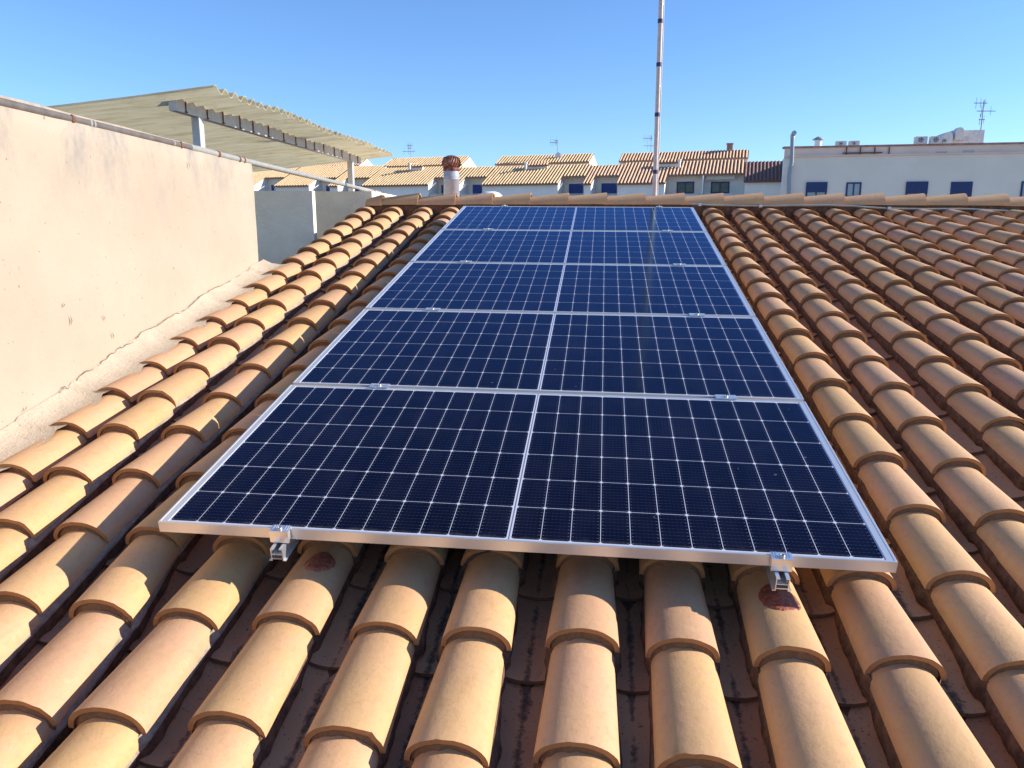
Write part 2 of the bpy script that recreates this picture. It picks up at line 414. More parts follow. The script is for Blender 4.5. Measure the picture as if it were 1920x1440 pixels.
def cover_tile(mb, u0, v, u1, L, dz=0.0, tint=None, a0=0.0, w0=None):
    """u0,v lower wide end, u1 upper end after length L"""
    tn = tint or (rnd(), rnd(), 0.0)
    rows = []; inner = []
    sk = rr(-.0065, .0065); lift = dz + rr(-.004, .006); hw0 = .096 * rr(.975, 1.02); hw1 = .081 * rr(.98, 1.02)
    ns = 5
    for i in range(ns + 1):
        s = i / ns
        u = u0 + (u1 - u0) * s + sk * (1 - s); hw = hw0 + (hw1 - hw0) * s; h = .072 + (.060 - .072) * s
        wb = -.182 + lift * (1 - s) - .0275 * s * L / .42
        rows.append(arc(u, v + L * s, wb, hw, h, a0=a0))
        inner.append(arc(u, v + L * s, wb - .001, hw - .013, h - .012, a0=a0))
    ld = M @ Vector((0, 1, 0)); sd0 = rnd() * 50; chip = rr(0, math.pi) if rnd() < .3 else None
    for q in range(NA + 1):
        e = .0022 * nz((q * .8, sd0, 1)) + (.007 * max(0, 1 - abs(math.pi * q / NA - chip) / .28) if chip else 0)
        rows[0][q] = rows[0][q] + ld * e; inner[0][q] = inner[0][q] + ld * e * .6
    mb.grid(rows, True, tn, flip=True)
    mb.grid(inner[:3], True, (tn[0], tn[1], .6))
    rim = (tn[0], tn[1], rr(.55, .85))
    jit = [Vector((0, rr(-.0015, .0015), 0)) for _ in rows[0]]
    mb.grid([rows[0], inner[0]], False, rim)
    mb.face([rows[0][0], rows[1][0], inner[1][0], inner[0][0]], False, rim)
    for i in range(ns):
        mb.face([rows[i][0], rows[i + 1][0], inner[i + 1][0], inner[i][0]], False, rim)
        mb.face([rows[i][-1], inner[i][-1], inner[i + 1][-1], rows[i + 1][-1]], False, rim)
for i in range(len(colsu)):
    off = rr(-.012, .012)
    for k in range(KMIN, NK):
        v = V0 + STEP * k + off + rr(-.007, .007)
        L = .42 if k < NK - 1 else .26
        half = (i == 0)
        cover_tile(cov, ucol(i, v), v, ucol(i, v + L), L)
        # mortar seen under the lip, between this tile and the one below
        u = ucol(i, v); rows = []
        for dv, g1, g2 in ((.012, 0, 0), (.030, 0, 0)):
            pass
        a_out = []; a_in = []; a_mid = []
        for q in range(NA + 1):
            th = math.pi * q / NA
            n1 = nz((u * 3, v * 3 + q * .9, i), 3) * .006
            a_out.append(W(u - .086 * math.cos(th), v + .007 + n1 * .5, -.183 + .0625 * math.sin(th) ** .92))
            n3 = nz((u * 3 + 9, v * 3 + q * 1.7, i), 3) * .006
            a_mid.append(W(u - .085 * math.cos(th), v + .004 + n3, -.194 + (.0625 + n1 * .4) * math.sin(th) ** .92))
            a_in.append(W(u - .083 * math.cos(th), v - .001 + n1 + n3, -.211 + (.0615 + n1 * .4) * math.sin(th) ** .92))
        cov.grid([a_out, a_mid, a_in], True, (.5, .5, 1.0))  # mortar crescents join the cover tile mesh, tinted as mortar
    # mortar skirts along both flanks, down into the channel
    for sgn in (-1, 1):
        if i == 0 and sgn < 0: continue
        vv = V0 + STEP * KMIN; rows = []; rows2 = []; ps = sgn > 0 and i in (1, 2, 3, 4)  # sun-facing flanks of the left rows coloured paler, as sunlit mortar
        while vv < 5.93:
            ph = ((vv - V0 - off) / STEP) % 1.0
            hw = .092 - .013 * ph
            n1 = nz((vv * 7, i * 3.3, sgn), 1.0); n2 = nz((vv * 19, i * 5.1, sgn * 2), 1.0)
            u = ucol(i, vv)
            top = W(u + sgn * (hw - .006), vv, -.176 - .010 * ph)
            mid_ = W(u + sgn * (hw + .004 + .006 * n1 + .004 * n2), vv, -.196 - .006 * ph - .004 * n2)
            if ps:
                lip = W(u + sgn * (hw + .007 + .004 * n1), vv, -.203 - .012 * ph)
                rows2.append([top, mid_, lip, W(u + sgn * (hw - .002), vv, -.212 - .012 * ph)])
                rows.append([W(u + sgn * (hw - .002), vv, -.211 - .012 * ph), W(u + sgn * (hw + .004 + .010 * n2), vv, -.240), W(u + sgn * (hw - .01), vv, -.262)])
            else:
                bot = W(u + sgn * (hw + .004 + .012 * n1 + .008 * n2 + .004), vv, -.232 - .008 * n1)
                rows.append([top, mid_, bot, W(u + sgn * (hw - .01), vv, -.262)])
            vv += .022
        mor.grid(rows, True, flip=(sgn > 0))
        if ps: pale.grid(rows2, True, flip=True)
# pan channels between columns
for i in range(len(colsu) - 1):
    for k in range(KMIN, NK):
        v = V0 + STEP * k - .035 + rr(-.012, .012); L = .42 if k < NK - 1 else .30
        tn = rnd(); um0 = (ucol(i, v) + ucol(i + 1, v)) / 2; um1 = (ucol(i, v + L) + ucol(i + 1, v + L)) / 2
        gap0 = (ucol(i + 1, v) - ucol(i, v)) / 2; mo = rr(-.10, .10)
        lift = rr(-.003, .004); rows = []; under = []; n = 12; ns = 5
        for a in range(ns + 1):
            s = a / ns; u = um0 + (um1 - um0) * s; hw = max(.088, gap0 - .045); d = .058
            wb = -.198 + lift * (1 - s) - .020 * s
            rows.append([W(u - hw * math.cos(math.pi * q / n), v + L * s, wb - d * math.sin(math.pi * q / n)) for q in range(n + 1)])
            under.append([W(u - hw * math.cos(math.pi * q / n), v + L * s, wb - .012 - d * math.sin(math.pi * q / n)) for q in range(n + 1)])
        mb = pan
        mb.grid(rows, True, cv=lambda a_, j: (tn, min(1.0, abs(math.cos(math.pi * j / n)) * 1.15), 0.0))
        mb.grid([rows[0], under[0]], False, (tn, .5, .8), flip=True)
# gap left of the first column is closed by the wall fillet; underlay keeps the roof solid
ul = MB()
ul.hexa([W(-.84, -2.72, -.55), W(6.75, -2.72, -.55), W(6.75, 5.95, -.55), W(-1.19, 5.95, -.55), W(-.84, -2.72, -.272), W(6.75, -2.72, -.272), W(6.75, 5.95, -.272), W(-1.19, 5.95, -.272)])
ul.face([W(-.83, -2.72, -.60), W(-.885, -2.72, -.186), W(-1.205, 5.93, -.200), W(-1.19, 5.93, -.60)])
ul.build('underlay', MT['mortar'], roof)
cov.build('cover_tiles_and_mortar', MT['tile'], roof); pan.build('pan_tiles', MT['pan'], roof)
mor.build('mortar_bed', MT['mortar'], roof); tag(pale.build('mortar_bed', MT['mortar_pale'], roof), 'pale mortar, sunlight put in its colour, along one tile row')
# ridge
RV = 6.02
def ridge_v(u): return RV + .028 * (u + 1)
def ridge_w(u): return -.018 - .0035 * max(0, u - 3) ** 1.6 - (.004 * max(0, 1 - u) ** 1.3)
rg = MB(); RL = .3835; x0 = -.978 - RL
while x0 < 6.8:
    tn = (rr(.3, .8), rr(.5, 1), 0)
    rows = []; inn = []
    xs = [0, .25, .5, .75, 1]
    jj = rr(-.004, .004)
    for s in xs:
        ua = max(x0 - .03, -1.15); u = ua + (x0 + RL - ua) * s; hw = .080 + .022 * s; h = .058 + .040 * s; wb = ridge_w(u) - .085 - .004 * (1 - s) + jj
        rows.append([W(u, ridge_v(u) - hw * math.cos(math.pi * q / 14), wb + h * math.sin(math.pi * q / 14)) for q in range(15)])
        inn.append([W(u, ridge_v(u) - (hw - .013) * math.cos(math.pi * q / 14), wb + (h - .013) * math.sin(math.pi * q / 14)) for q in range(15)])
    rg.grid(rows, True, tn)
    rg.grid([rows[-1], inn[-1]], False, (tn[0], tn[1], .25))
    rg.grid([rows[0], inn[0]], False, (tn[0], tn[1], .5), flip=True)
    rg.grid([[r[0] for r in rows], [r[0] for r in inn]], False, (tn[0], tn[1], .6))
    x0 += RL
rg.build('ridge_tiles', MT['tile'], roof)
rb = MB(); rows = []; u = -1.15
while u < 6.78:
    n1 = nz((u * 6, 1, 1)) * .010; n2 = nz((u * 15, 4, 1)) * .008; rv = ridge_v(u)
    rows.append([W(u, rv - .070, ridge_w(u) - .080), W(u, rv - .082 + n1, ridge_w(u) - .110), W(u, rv - .088 + n2, ridge_w(u) - .150), W(u, rv - .098 + n1 + n2, -.225), W(u, rv - .10, -.275)])
    u += .03
rb.grid(rows, True, flip=True)
rb.face([W(-1.15, RV - .1, -.5), W(-1.15, RV - .07, -.09), W(-1.15, RV + .09, -.09), W(-1.15, RV + .1, -.5)])
tag(rb.build('ridge_mortar', MT['mortar'], roof), 'stained mortar band under the ridge tiles')
# rear slope and body of the house
rs = MB()
P = [W(-1.15, 6.0, -.12), W(6.75, 6.15, -.16)]
back = [P[0] + Vector((0, 5.5, -1.5)), P[1] + Vector((0, 5.5, -1.5))]
rs.hexa([P[0] - Vector((0, 0, .3)), P[1] - Vector((0, 0, .3)), back[1] - Vector((0, 0, .3)), back[0] - Vector((0, 0, .3)), P[0], P[1], back[1], back[0]])
rs.build('rear_slope', MT['pan'], roof)
bd = MB()
bd.hexa([(-1.0, -2.45, -9), (6.6, -2.45, -9), (6.6, 11, -9), (-1.0, 11, -9), (-1.0, -2.45, -1.15), (6.6, -2.45, -1.25), (6.6, 11, -1.15), (-1.0, 11, -1.15)])
bd.build('wall', MT['white_wall'], roof)

# crumbs of mortar lying in the channels
cr_ = MB()
for _ in range(2600):
    i = random.randrange(0, len(colsu) - 1); v = rr(-1.4, 3.2) if rnd() < .8 else rr(3.2, 5.8)
    um = (ucol(i, v) + ucol(i + 1, v)) / 2; g = rnd() ** .6 * random.choice((-1, 1)); hw = max(.088, (ucol(i + 1, v) - ucol(i, v)) / 2 - .045)
    ph = ((v - V0 + .035) / STEP) % 1.0
    if rnd() < .5: ph = 0.02; v = V0 + STEP * round((v - V0) / STEP) - .035 - rr(.002, .02)
    u = um + hw * .72 * g; ww = -.198 - .020 * min(1, ph) - .058 * (1 - (.72 * g) ** 2) ** .5 + .001 - (.010 if ph == .02 else 0)
    r_ = rr(.0012, .0042); c_ = W(u, v, ww)
    P4 = [c_ + Vector((rr(-1, 1), rr(-1, 1), rr(-.2, .4))) * r_ for _k in range(3)] + [c_ + Vector((rr(-.4, .4), rr(-.4, .4), rr(.7, 1.3))) * r_]
    for q in ((0, 1, 3), (1, 2, 3), (2, 0, 3)): cr_.face([P4[k] for k in q])
o = cr_.build('mortar_crumbs', MT['mortar_pale']); tag(o, 'mortar crumbs and grit lying in the tile channels', 'debris', kind='stuff')

# red sealant over the hanger bolts
for (u, v, lab) in ((.470, .035, 'glossy dark red sealant smear on the tile under the left clamp'), (1.800, -.015, 'flat brick red sealant patch on the sunlit tile under the right clamp')):
    sb = MB(); uc = u; big = .85 if u < 1 else 1.15
    ring = []
    for a in range(9):
        rad = a / 8; row = []
        for q in range(40):
            an = q * math.pi * 2 / 40; rn = (1 + .10 * nz((math.cos(an) * 1.5, math.sin(an) * 1.5, u * 5)) + .10 * nz((math.cos(an) * 5, math.sin(an) * 7, u * 5)))
            du = .050 * big * rad * math.cos(an) * rn; vv = v + .062 * big * rad * math.sin(an) * rn
            ph = ((vv - V0) / STEP) % 1.0; hw = .0955 - .013 * ph
            uu = u + du; x = max(-.97, min(.97, (uu - ucol(5 if u < 1 else 10, vv)) / hw))
            ww = -.182 - .0235 * ph + (.072 - .0105 * ph) * (1 - x * x) ** .46 + .003 * (1 - rad) + (.0045 if rad < .95 else .0005) + (.003 * (1 - rad) * nz((uu * 30, vv * 30, 1)))
            row.append(W(uu, vv, ww))
        ring.append(row)
    sb.grid(ring, True, closed=True)
    tag(sb.build('sealant_patch', MT['seal'], origin=W(u, v, -.12)), lab, 'sealant')

# ------------------------------------------------------------------ solar panels
def make_panel():
    root = empty('solar_panel', (0, 0, 0), 'solar panel', 'solar panel')
    fr = MB(); fs, fl = .0265, .0085               # flange on the short and the long sides
    H = .035
    # outer faces with a small chamfer, rim, flange
    def ring(inx, iny, z): return [(inx, iny, z), (PW - inx, iny, z), (PW - inx, PH - iny, z), (inx, PH - iny, z)]
    levels = [ring(.0, .0, -H), ring(0, 0, -.0012), ring(.0012, .0012, 0), ring(.0062, .0042, 0), ring(.0070, .0048, -.0012), ring(fs, fl, -.0014), ring(fs, fl, -.0035)]
    for a, b_ in zip(levels, levels[1:]):
        for k in range(4): fr.face([a[k], a[(k + 1) % 4], b_[(k + 1) % 4], b_[k]])
    inn = [ring(.0, .0, -H), ring(.028, .028, -H), ring(.028, .028, -.0335), ring(.002, .002, -.0335), ring(.002, .002, -.008)]
    for a, b_ in zip(inn, inn[1:]):
        for k in range(4): fr.face([a[k], b_[k], b_[(k + 1) % 4], a[(k + 1) % 4]])
    fr.build('frame', MT['alu'], root, local=True)
    gl = MB(); gl.box((fs - .006, fl - .003, -.0072), (PW - fs + .006, PH - fl + .003, -.0030))
    gl.build('cell_sheet', MT['cells'], root, local=True)
    return root
GAPV = .020
plabels = ['nearest solar panel, front edge overhanging the tiles with two clamps', 'second solar panel up the roof from the front', 'middle one of the five solar panels',
           'fourth solar panel up the roof, second from the ridge', 'farthest solar panel, its back edge at the ridge tiles']
p0 = make_panel()
for i in range(5):
    o = p0 if i == 0 else copy_tree(p0)
    o.matrix_world = MROOF @ Matrix.Translation((rr(-.0015, .0015) if i else 0, i * (PH + GAPV), 0))
    tag(o, plabels[i], 'solar panel', 'solar panels in one column up the roof')

# black cable drooping from under the nearest panel
cb = MB(); cps = []
for x, y, w_ in ((960, 1020, -.06), (925, 1030, -.09), (890, 1042, -.125), (872, 1058, -.150), (860, 1082, -.172), (850, 1108, -.192), (846, 1132, -.205), (844, 1150, -.215)):
    cps.append(hit(x, y, W(0, 0, w_), M @ Vector((0, 0, 1))))
cb.tube(cps, .0035, 8)
tag(cb.build('black_cable', MT['black'], origin=cps[-1]), 'thin black cable drooping from under the nearest solar panel between two tile rows', 'cable')

# rails with clamps
LT = 4 * (PH + GAPV) + PH
def make_rail():
    root = empty('mounting_rail', (0, 0, 0))
    rl = MB()
    y0, y1 = -.052, LT + .05; z0, z1 = -.077, -.0365
    # open C-profile: base with two small feet, two walls, lips at the top
    for (a, b_) in (((-.018, z0 + .006), (.018, z0 + .009)), ((-.018, z0 + .009), (-.0155, z1)), ((.0155, z0 + .009), (.018, z1)), ((-.0155, z1 - .003), (-.008, z1)), ((.008, z1 - .003), (.0155, z1)),
                    ((-.018, z0), (-.0155, z0 + .006)), ((.0155, z0), (.018, z0 + .006)), ((-.025, z0), (-.018, z0 + .0025)), ((.018, z0), (.025, z0 + .0025)), ((-.0155, z0 + .020), (.0155, z0 + .022))):
        rl.box((a[0], y0, a[1]), (b_[0], y1, b_[1]))
    rl.build('rail', MT['alu_bright'], root, local=True)
    def bolt(cl, y, z):
        bo = MB(); T = lambda p: p
        bo.lathe((0, y, z), [(.0075, 0), (.0075, .005), (.0062, .0065), (.0040, .0065), (.0036, .003)], 12)
        bo.build('bolt', MT['steel'], cl, local=True)
    for e, (yc, sgn) in enumerate(((0.0, 1), (LT, -1))):
        c = MB()
        c.box((-.028, yc - .014 if sgn > 0 else yc - .010, .0008), (.028, yc + .010 if sgn > 0 else yc + .014, .0040))
        for gx in (-.021, -.014, .014, .021): c.box((gx - .0012, yc - .014 if sgn > 0 else yc - .010, .0040), (gx + .0012, yc + .010 if sgn > 0 else yc + .014, .0052))
        yo = yc - sgn * .0225
        lo, hi = sorted((yc - sgn * .004, yc - sgn * .040))
        # hollow block outside the frame: front plate, cheeks, top
        c.box((-.028, min(yo - .0, yc - sgn * .004), -.0345), (-.0245, max(yo, yc - sgn * .004), .0008))
        c.box((.0245, min(yo - .0, yc - sgn * .004), -.0345), (.028, max(yo, yc - sgn * .004), .0008))
        c.box((-.0245, *sorted((yo, yo + sgn * .003))[:1], -.0345), (.0245, sorted((yo, yo + sgn * .003))[1], .0008))
        c.box((-.028, *sorted((yo, yc - sgn * .014))[:1], .0010), (.028, sorted((yo, yc - sgn * .014))[1], .0038))
        cl = c.build('end_clamp', MT['alu_bright'], root, local=True)
        bolt(cl, yc - sgn * .010, .0040)
    for i in range(4):
        yc = (i + 1) * (PH + GAPV) - GAPV / 2
        c = MB(); c.box((-.040, yc - .019, .0007), (.040, yc + .019, .0036))
        for gy in (-.0175, .0160): c.box((-.040, yc + gy, .0036), (.040, yc + gy + .0015, .0050))
        c.box((-.020, yc - .008, -.034), (.020, yc - .005, .0007)); c.box((-.020, yc + .005, -.034), (.020, yc + .008, .0007))
        cl = c.build('mid_clamp', MT['alu_bright'], root, local=True); bolt(cl, yc, .0036)
    return root
rail0 = make_rail(); tag(rail0, 'left aluminium rail under the panels, clamp at the lower left of the front edge', 'rail', 'aluminium rails under the panels')
rail0.matrix_world = MROOF @ Matrix.Translation((.382, 0, 0))
rail1 = copy_tree(rail0); tag(rail1, 'right aluminium rail under the panels, its open end over the sunlit red patch', 'rail', 'aluminium rails under the panels')
rail1.matrix_world = MROOF @ Matrix.Translation((1.792, 0, 0))

# ------------------------------------------------------------------ neighbour: pink rendered wall on the left
nb = empty('neighbour_house', (-3, 1, -9), 'neighbouring house with tall pink rendered wall beside the tiles', 'house')
wn = Vector((1, .045, 0)).normalized()            # the wall face: X = WX0 - .045 Y
WX0 = -1.075
def wx(Y): return WX0 - .045 * Y
def hw_(x, y): return hit(x, y, (WX0, 0, 0), wn)
wl = MB(); th = .22
Yn, Yf = -4.0, hw_(479, 400).y
top = lambda Y: 1.385 - .011 * (Y - 1)
NX, NZ = 60, 24
rows = []
for j in range(NZ + 1):
    r_ = []
    for i in range(NX + 1):
        Y = Yn + (Yf - Yn) * i / NX; z1 = top(Y) + .006 * nz((Y * 3, 0, 0)); z0 = -1.6
        z = z0 + (z1 - z0) * j / NZ
        dx = .006 * nz((Y * 1.5, z * 1.5, 3)) + .003 * nz((Y * 6, z * 6, 3)) - (.010 if j == NZ else 0)
        r_.append(Vector((wx(Y) + dx, Y, z)))
    rows.append(r_)
rows.append([Vector((p.x - th, p.y, p.z + .004)) for p in rows[-1]])
wl.grid(rows, True)
a = [r[-1] for r in rows[:-1]]
wl.grid([a, [Vector((p.x - th, p.y + .0, p.z)) for p in a]], False)
a = [r[0] for r in rows[:-1]]; wl.grid([a, [Vector((p.x - th, p.y, p.z)) for p in a]], False, flip=True)
wl.build('wall', MT['wall'], nb)
# body behind
bb = MB(); bb.box((-8, -4, -9), (-1.62, 3.35, .2)); bb.box((-8, 3.35, -9), (-1.62, 12, -.6)); bb.build('terrace_block', MT['terrace_floor'], nb)
# fillet of mortar from the wall onto the first tile row, cracked along its top edge
ckpx = [(-260, 1010), (-120, 925), (0, 842), (40, 815), (62, 770), (80, 790), (115, 725), (128, 730), (150, 700), (176, 690), (200, 668), (225, 650), (250, 640), (262, 622), (290, 612), (318, 592), (345, 582), (372, 556), (400, 540), (428, 528), (458, 510), (478, 500)]
crack = [hw_(*p) for p in ckpx]
def crack_z(Y):
    for a_, b_ in zip(crack, crack[1:]):
        if min(a_.y, b_.y) <= Y <= max(a_.y, b_.y) and abs(a_.y - b_.y) > 1e-6: return a_.z + (b_.z - a_.z) * (Y - a_.y) / (b_.y - a_.y)
    return (W(-1.1, Y, -.06)).z
fl_ = MB(); rows = []; Y = -3.0; lastz = None
cz = []
while Y <= Yf + .10: cz.append([Y, crack_z(min(Y, crack[-1].y))]); Y += .02
for _ in range(6): cz = [[cz[i][0], (cz[max(0, i - 1)][1] + cz[i][1] + cz[min(len(cz) - 1, i + 1)][1]) / 3] for i in range(len(cz))]
for Y, z in cz:
    v = (Y) / .985
    # tile surface line the fillet runs onto
    ph = ((v - V0) / STEP) % 1.0
    uc = ucol(0, v); edge = uc + .018 + .022 * nz((Y * 2.3, 7, 0)) + .018 * nz((Y * 9, 3, 0)) - .035 * max(0, ph - .72) / .28
    x_ = max(-.95, min(.95, (edge - uc) / .088)); ww = -.186 - .012 * ph + .068 * (1 - x_ * x_) ** .46
    pe = W(edge, v, ww - .004); pe.y = pe.y
    pw = Vector((wx(Y) + .004, Y, max(z, pe.z + .03)))
    r_ = []
    for s in (0, .12, .3, .5, .7, .88, 1.0):
        q = pw.lerp(Vector((pe.x, Y, pe.z)), s); sag = -.035 * math.sin(math.pi * s)
        q.z += sag * .6; q.x += sag * .25 + .012 * nz((q.x * 8, q.y * 8, q.z * 8)) * math.sin(math.pi * s) + .006 * nz((q.x * 30, q.y * 30, 2)) * math.sin(math.pi * s)
        q.z += .008 * nz((q.x * 22, q.y * 22, 9)) * math.sin(math.pi * min(1, s * 1.0))
        r_.append(q)
    rows.append(r_)
fl_.grid(rows, True)
fl_.build('mortar_fillet', MT['fillet'], nb)
ck = MB(); pts = []
fine = []
for a_, b_ in zip(crack, crack[1:]):
    for k in range(6): fine.append(a_.lerp(b_, k / 6))
fine = [Vector((p.x, p.y + .006 * nz((i * .9, 1, 1)), p.z + .014 * nz((i * .55, 2, 1)))) for i, p in enumerate(fine)]
def flush(m):
    if m.f: m.build('crack', MT['crack'], nb)
    return MB()
d = Vector((.011, 0, 0)); up = Vector((0, .3, 1)).normalized()
for i in range(len(fine) - 1):
    w1 = .0022 + .0018 * nz((i * .4, 9, 9))
    if nz((i * .13, 5, 5)) < -.32: ck = flush(ck); continue
    ck.face([fine[i] + d - up * w1, fine[i + 1] + d - up * w1, fine[i + 1] + d + up * w1, fine[i] + d + up * w1])
ck = flush(ck)
for (x, y, dx, dy) in ((127, 590, 2, 22), (188, 590, 5, 12), (350, 300, 1, 18), (205, 622, 4, 14), (45, 760, -8, 14), (114, 567, 0, 10)):
    a_ = hw_(x, y) + d; b_ = hw_(x + dx, y + dy) + d; m_ = a_.lerp(b_, .5) + Vector((0, .01, 0)); u_ = Vector((0, .0035, 0))
    ck.face([a_, m_ - u_, b_, m_ + u_]); ck = flush(ck)

# pipe lying along the top of the wall
pp = empty('wall_pipe', (wx(1) + .0, 1, 1.4), 'thin weathered pipe lying along the top of the pink wall', 'pipe')
def pipe_pt(Y): 
    p = hit(0, 192, (WX0 - .02, 0, 0), wn); q = hit(742, 369, (WX0 - .02, 0, 0), wn)
    s = (Y - p.y) / (q.y - p.y); return p.lerp(q, s)
a_ = MB(); a_.tube([pipe_pt(y) for y in (-3.5, 0, 1.5, 2.55)], .020, 12); a_.build('pipe_length', MT['pipe_grey'], pp)
a_ = MB(); a_.tube([pipe_pt(y) for y in (2.55, 3.5, 5, 7.3)], .0205, 12); tag(a_.build('pipe_length', MT['pipe_pale'], pp), 'paler far length of the pipe')
for px, wdt, mt in ((131, .018, 'rust'), (336, .02, 'rust'), (407, .03, 'rust'), (446, .022, 'rust'), (455, .02, 'rust'), (165, .012, 'pipe_pale'), (172, .012, 'pipe_pale'), (322, .01, 'pipe_pale'), (700, .05, 'rust')):
    yy = hit(px, 192 + px * .2385, (WX0 - .02, 0, 0), wn).y
    a_ = MB(); a_.tube([pipe_pt(yy - wdt / 2), pipe_pt(yy + wdt / 2)], .0235 if mt == 'rust' else .0215, 12); a_.build('pipe_band', MT[mt], pp)

# ------------------------------------------------------------------ corrugated canopy
cn = empty('corrugated_canopy', (-1.8, 5.5, -.6), 'translucent corrugated canopy on a grey steel beam and posts behind the wall', 'canopy')
XB = -1.80
sheetE = -1.42
ya = hitX(400, 164, sheetE).y; yb = hitX(738, 291, sheetE).y; ze = hitX(560, 224, sheetE).z
zl = hitY(95, 203, ya)                            # a point of the near edge far to the left
slope = (zl.z - ze) / (zl.x - sheetE)
sh = MB(); per = .146; rows = []; N = int((yb - ya) / per * 10)
for j in range(9):
    X = sheetE - (5.2) * j / 8 ; row = []
    for i in range(N + 1):
        Y = ya + (yb - ya) * i / N
        jag = (.03 * nz((Y * 1.5, 1, 0)) + .008 * nz((Y * 23, 1, 0))) if j == 0 else 0
        lap = .012 * ((int((Y - ya) / .95)) % 2)
        row.append(Vector((X + jag, Y, ze + slope * (X - sheetE) + .024 * math.sin(2 * math.pi * (Y - ya) / per) + lap + .01 * nz((X, Y * .7, 0)))))
    rows.append(row)
sh.grid(rows, True)
sh.grid([rows[0], [p + Vector((0, 0, -.006)) for p in rows[0]]], False)
sh.build('roof_sheet', MT['fibre'], cn)
b0 = hitX(322, 180, XB); b1 = hitX(672, 292, XB)
bm_ = MB(); bm_.hexa([(XB - .03, b0.y, b0.z - .10), (XB + .03, b0.y, b0.z - .10), (XB + .03, b1.y, b1.z - .10), (XB - .03, b1.y, b1.z - .10), (XB - .03, b0.y, b0.z), (XB + .03, b0.y, b0.z), (XB + .03, b1.y, b1.z), (XB - .03, b1.y, b1.z)])
bm_.build('beam', MT['beam'], cn)
for px in (376, 657):
    q = hitX(px, 300, XB); zt = b0.z + (b1.z - b0.z) * (q.y - b0.y) / (b1.y - b0.y) - .101
    po = MB(); po.box((XB - .03, q.y - .035, -.6), (XB + .03, q.y + .035, zt)); po.build('post', MT['post'], cn)
hb_y = b0.y + .12
while hb_y < b1.y - .1:
    h_ = MB(); zt = b0.z + (b1.z - b0.z) * (hb_y - b0.y) / (b1.y - b0.y)
    h_.tube([(XB + .033, hb_y, zt - .10), (XB + .036, hb_y, zt - .02), (XB + .020, hb_y, zt + .045)], .005, 6)
    h_.box((XB - .03, hb_y - .008, zt - .097), (XB + .045, hb_y + .008, zt - .089)); h_.box((XB - .0, hb_y - .03, zt + .030), (XB + .05, hb_y + .03, zt + .036))
    h_.build('hook_bolt', MT['rust'], cn); hb_y += .29 * rr(.8, 1.2)

# ------------------------------------------------------------------ grey parapets behind
def px_wall(name, label, pxl, pxr, ytop, Y, Ye, mats, z0=-1.0):
    a_ = hitY(pxl, ytop, Y); b_ = hitY(pxr, ytop, Y)
    m_ = MB(); m_.hexa([(a_.x, Y, z0), (b_.x, Y, z0), (b_.x, Ye, z0), (a_.x, Ye, z0), (a_.x, Y, a_.z), (b_.x, Y, b_.z), (b_.x, Ye, b_.z), (a_.x, Ye, a_.z)])
    o = m_.build(name, mats, origin=(b_.x, Y, z0)); tag(o, label, 'parapet wall'); return a_, b_
px_wall('parapet_wall', 'grey shaded parapet wall right behind the pink wall, rough render', 430, 585, 357.5, 5.0, 5.07, MT['grey_wall'])
A_, B_ = px_wall('parapet_wall', 'farther grey parapet wall ending behind the first ridge tile, its side white in the sun', 560, 697, 358.5, 6.35, 10.3, MT['grey_wall'])

# ------------------------------------------------------------------ mast
ms = empty('antenna_mast', hitY(1227, 380, 6.18), 'tall thin metal mast with dark blue tape bands rising behind the ridge', 'mast')
mb0 = hitY(1226.2, 400, 6.18); mt1 = hitY(1239.8, 0, 6.18)
d_ = (mt1 - mb0); pole_top = mb0 + d_ * 1.45; pole_bot = mb0 - d_ * .25
a_ = MB(); a_.tube([pole_bot, pole_top], .0245, 16); a_.build('pole', MT['mast'], ms)
for y in (38, 117, 210, 319):
    s = (400 - y) / 400.0; c_ = mb0 + d_ * s
    a_ = MB(); a_.tube([c_ - d_.normalized() * .019, c_ + d_.normalized() * .019], .0275, 16); a_.build('tape_band', MT['tape'], ms)
for y in (8, 157, 245, 290):
    c_ = mb0 + d_ * ((400 - y) / 400.0); a_ = MB(); a_.tube([c_ - d_.normalized() * .006, c_ + d_.normalized() * .006], .0255, 16); a_.build('pole_joint', MT['steel'], ms)
a_ = MB(); pts = [pole_bot + Vector((.03, -.012, 0))]
for k in range(30):
    s = -.2 + k * .055; pts.append(mb0 + d_ * s + Vector((.029 + .004 * nz((k * .35, 1, 1)), -.006, 0)))
a_.tube(pts, .0045, 6); a_.build('cable', MT['white_plastic'], ms)

# cable in clips along the ridge
rc = empty('ridge_conduit', W(2.3, 5.92, -.1), 'grey conduit clipped below the ridge tiles to the right of the panels', 'conduit')
cp = [(1296, 383), (1330, 384.5), (1372, 385.5), (1430, 386), (1480, 385.5), (1560, 385), (1600, 386.5), (1665, 391), (1740, 392), (1800, 391.5), (1860, 394), (1915, 397), (1990, 399)]
nR = M @ Vector((0, 1, 0)); pR = W(0, 5.905, 0)
a_ = MB(); a_.tube([hit(x, y, pR, M @ Vector((-.028, 1, 0))) for x, y in cp], .0085, 8); a_.build('conduit', MT['cable'], rc)
for x, y in ((1312, 384), (1426, 386.5), (1667, 390.5), (1908, 396.5)):
    q = hit(x, y, pR, M @ Vector((-.028, 1, 0))); a_ = MB(); a_.box(q - Vector((.014, .014, .012)), q + Vector((.014, .012, .014))); a_.build('clip', MT['white_plastic'], rc)

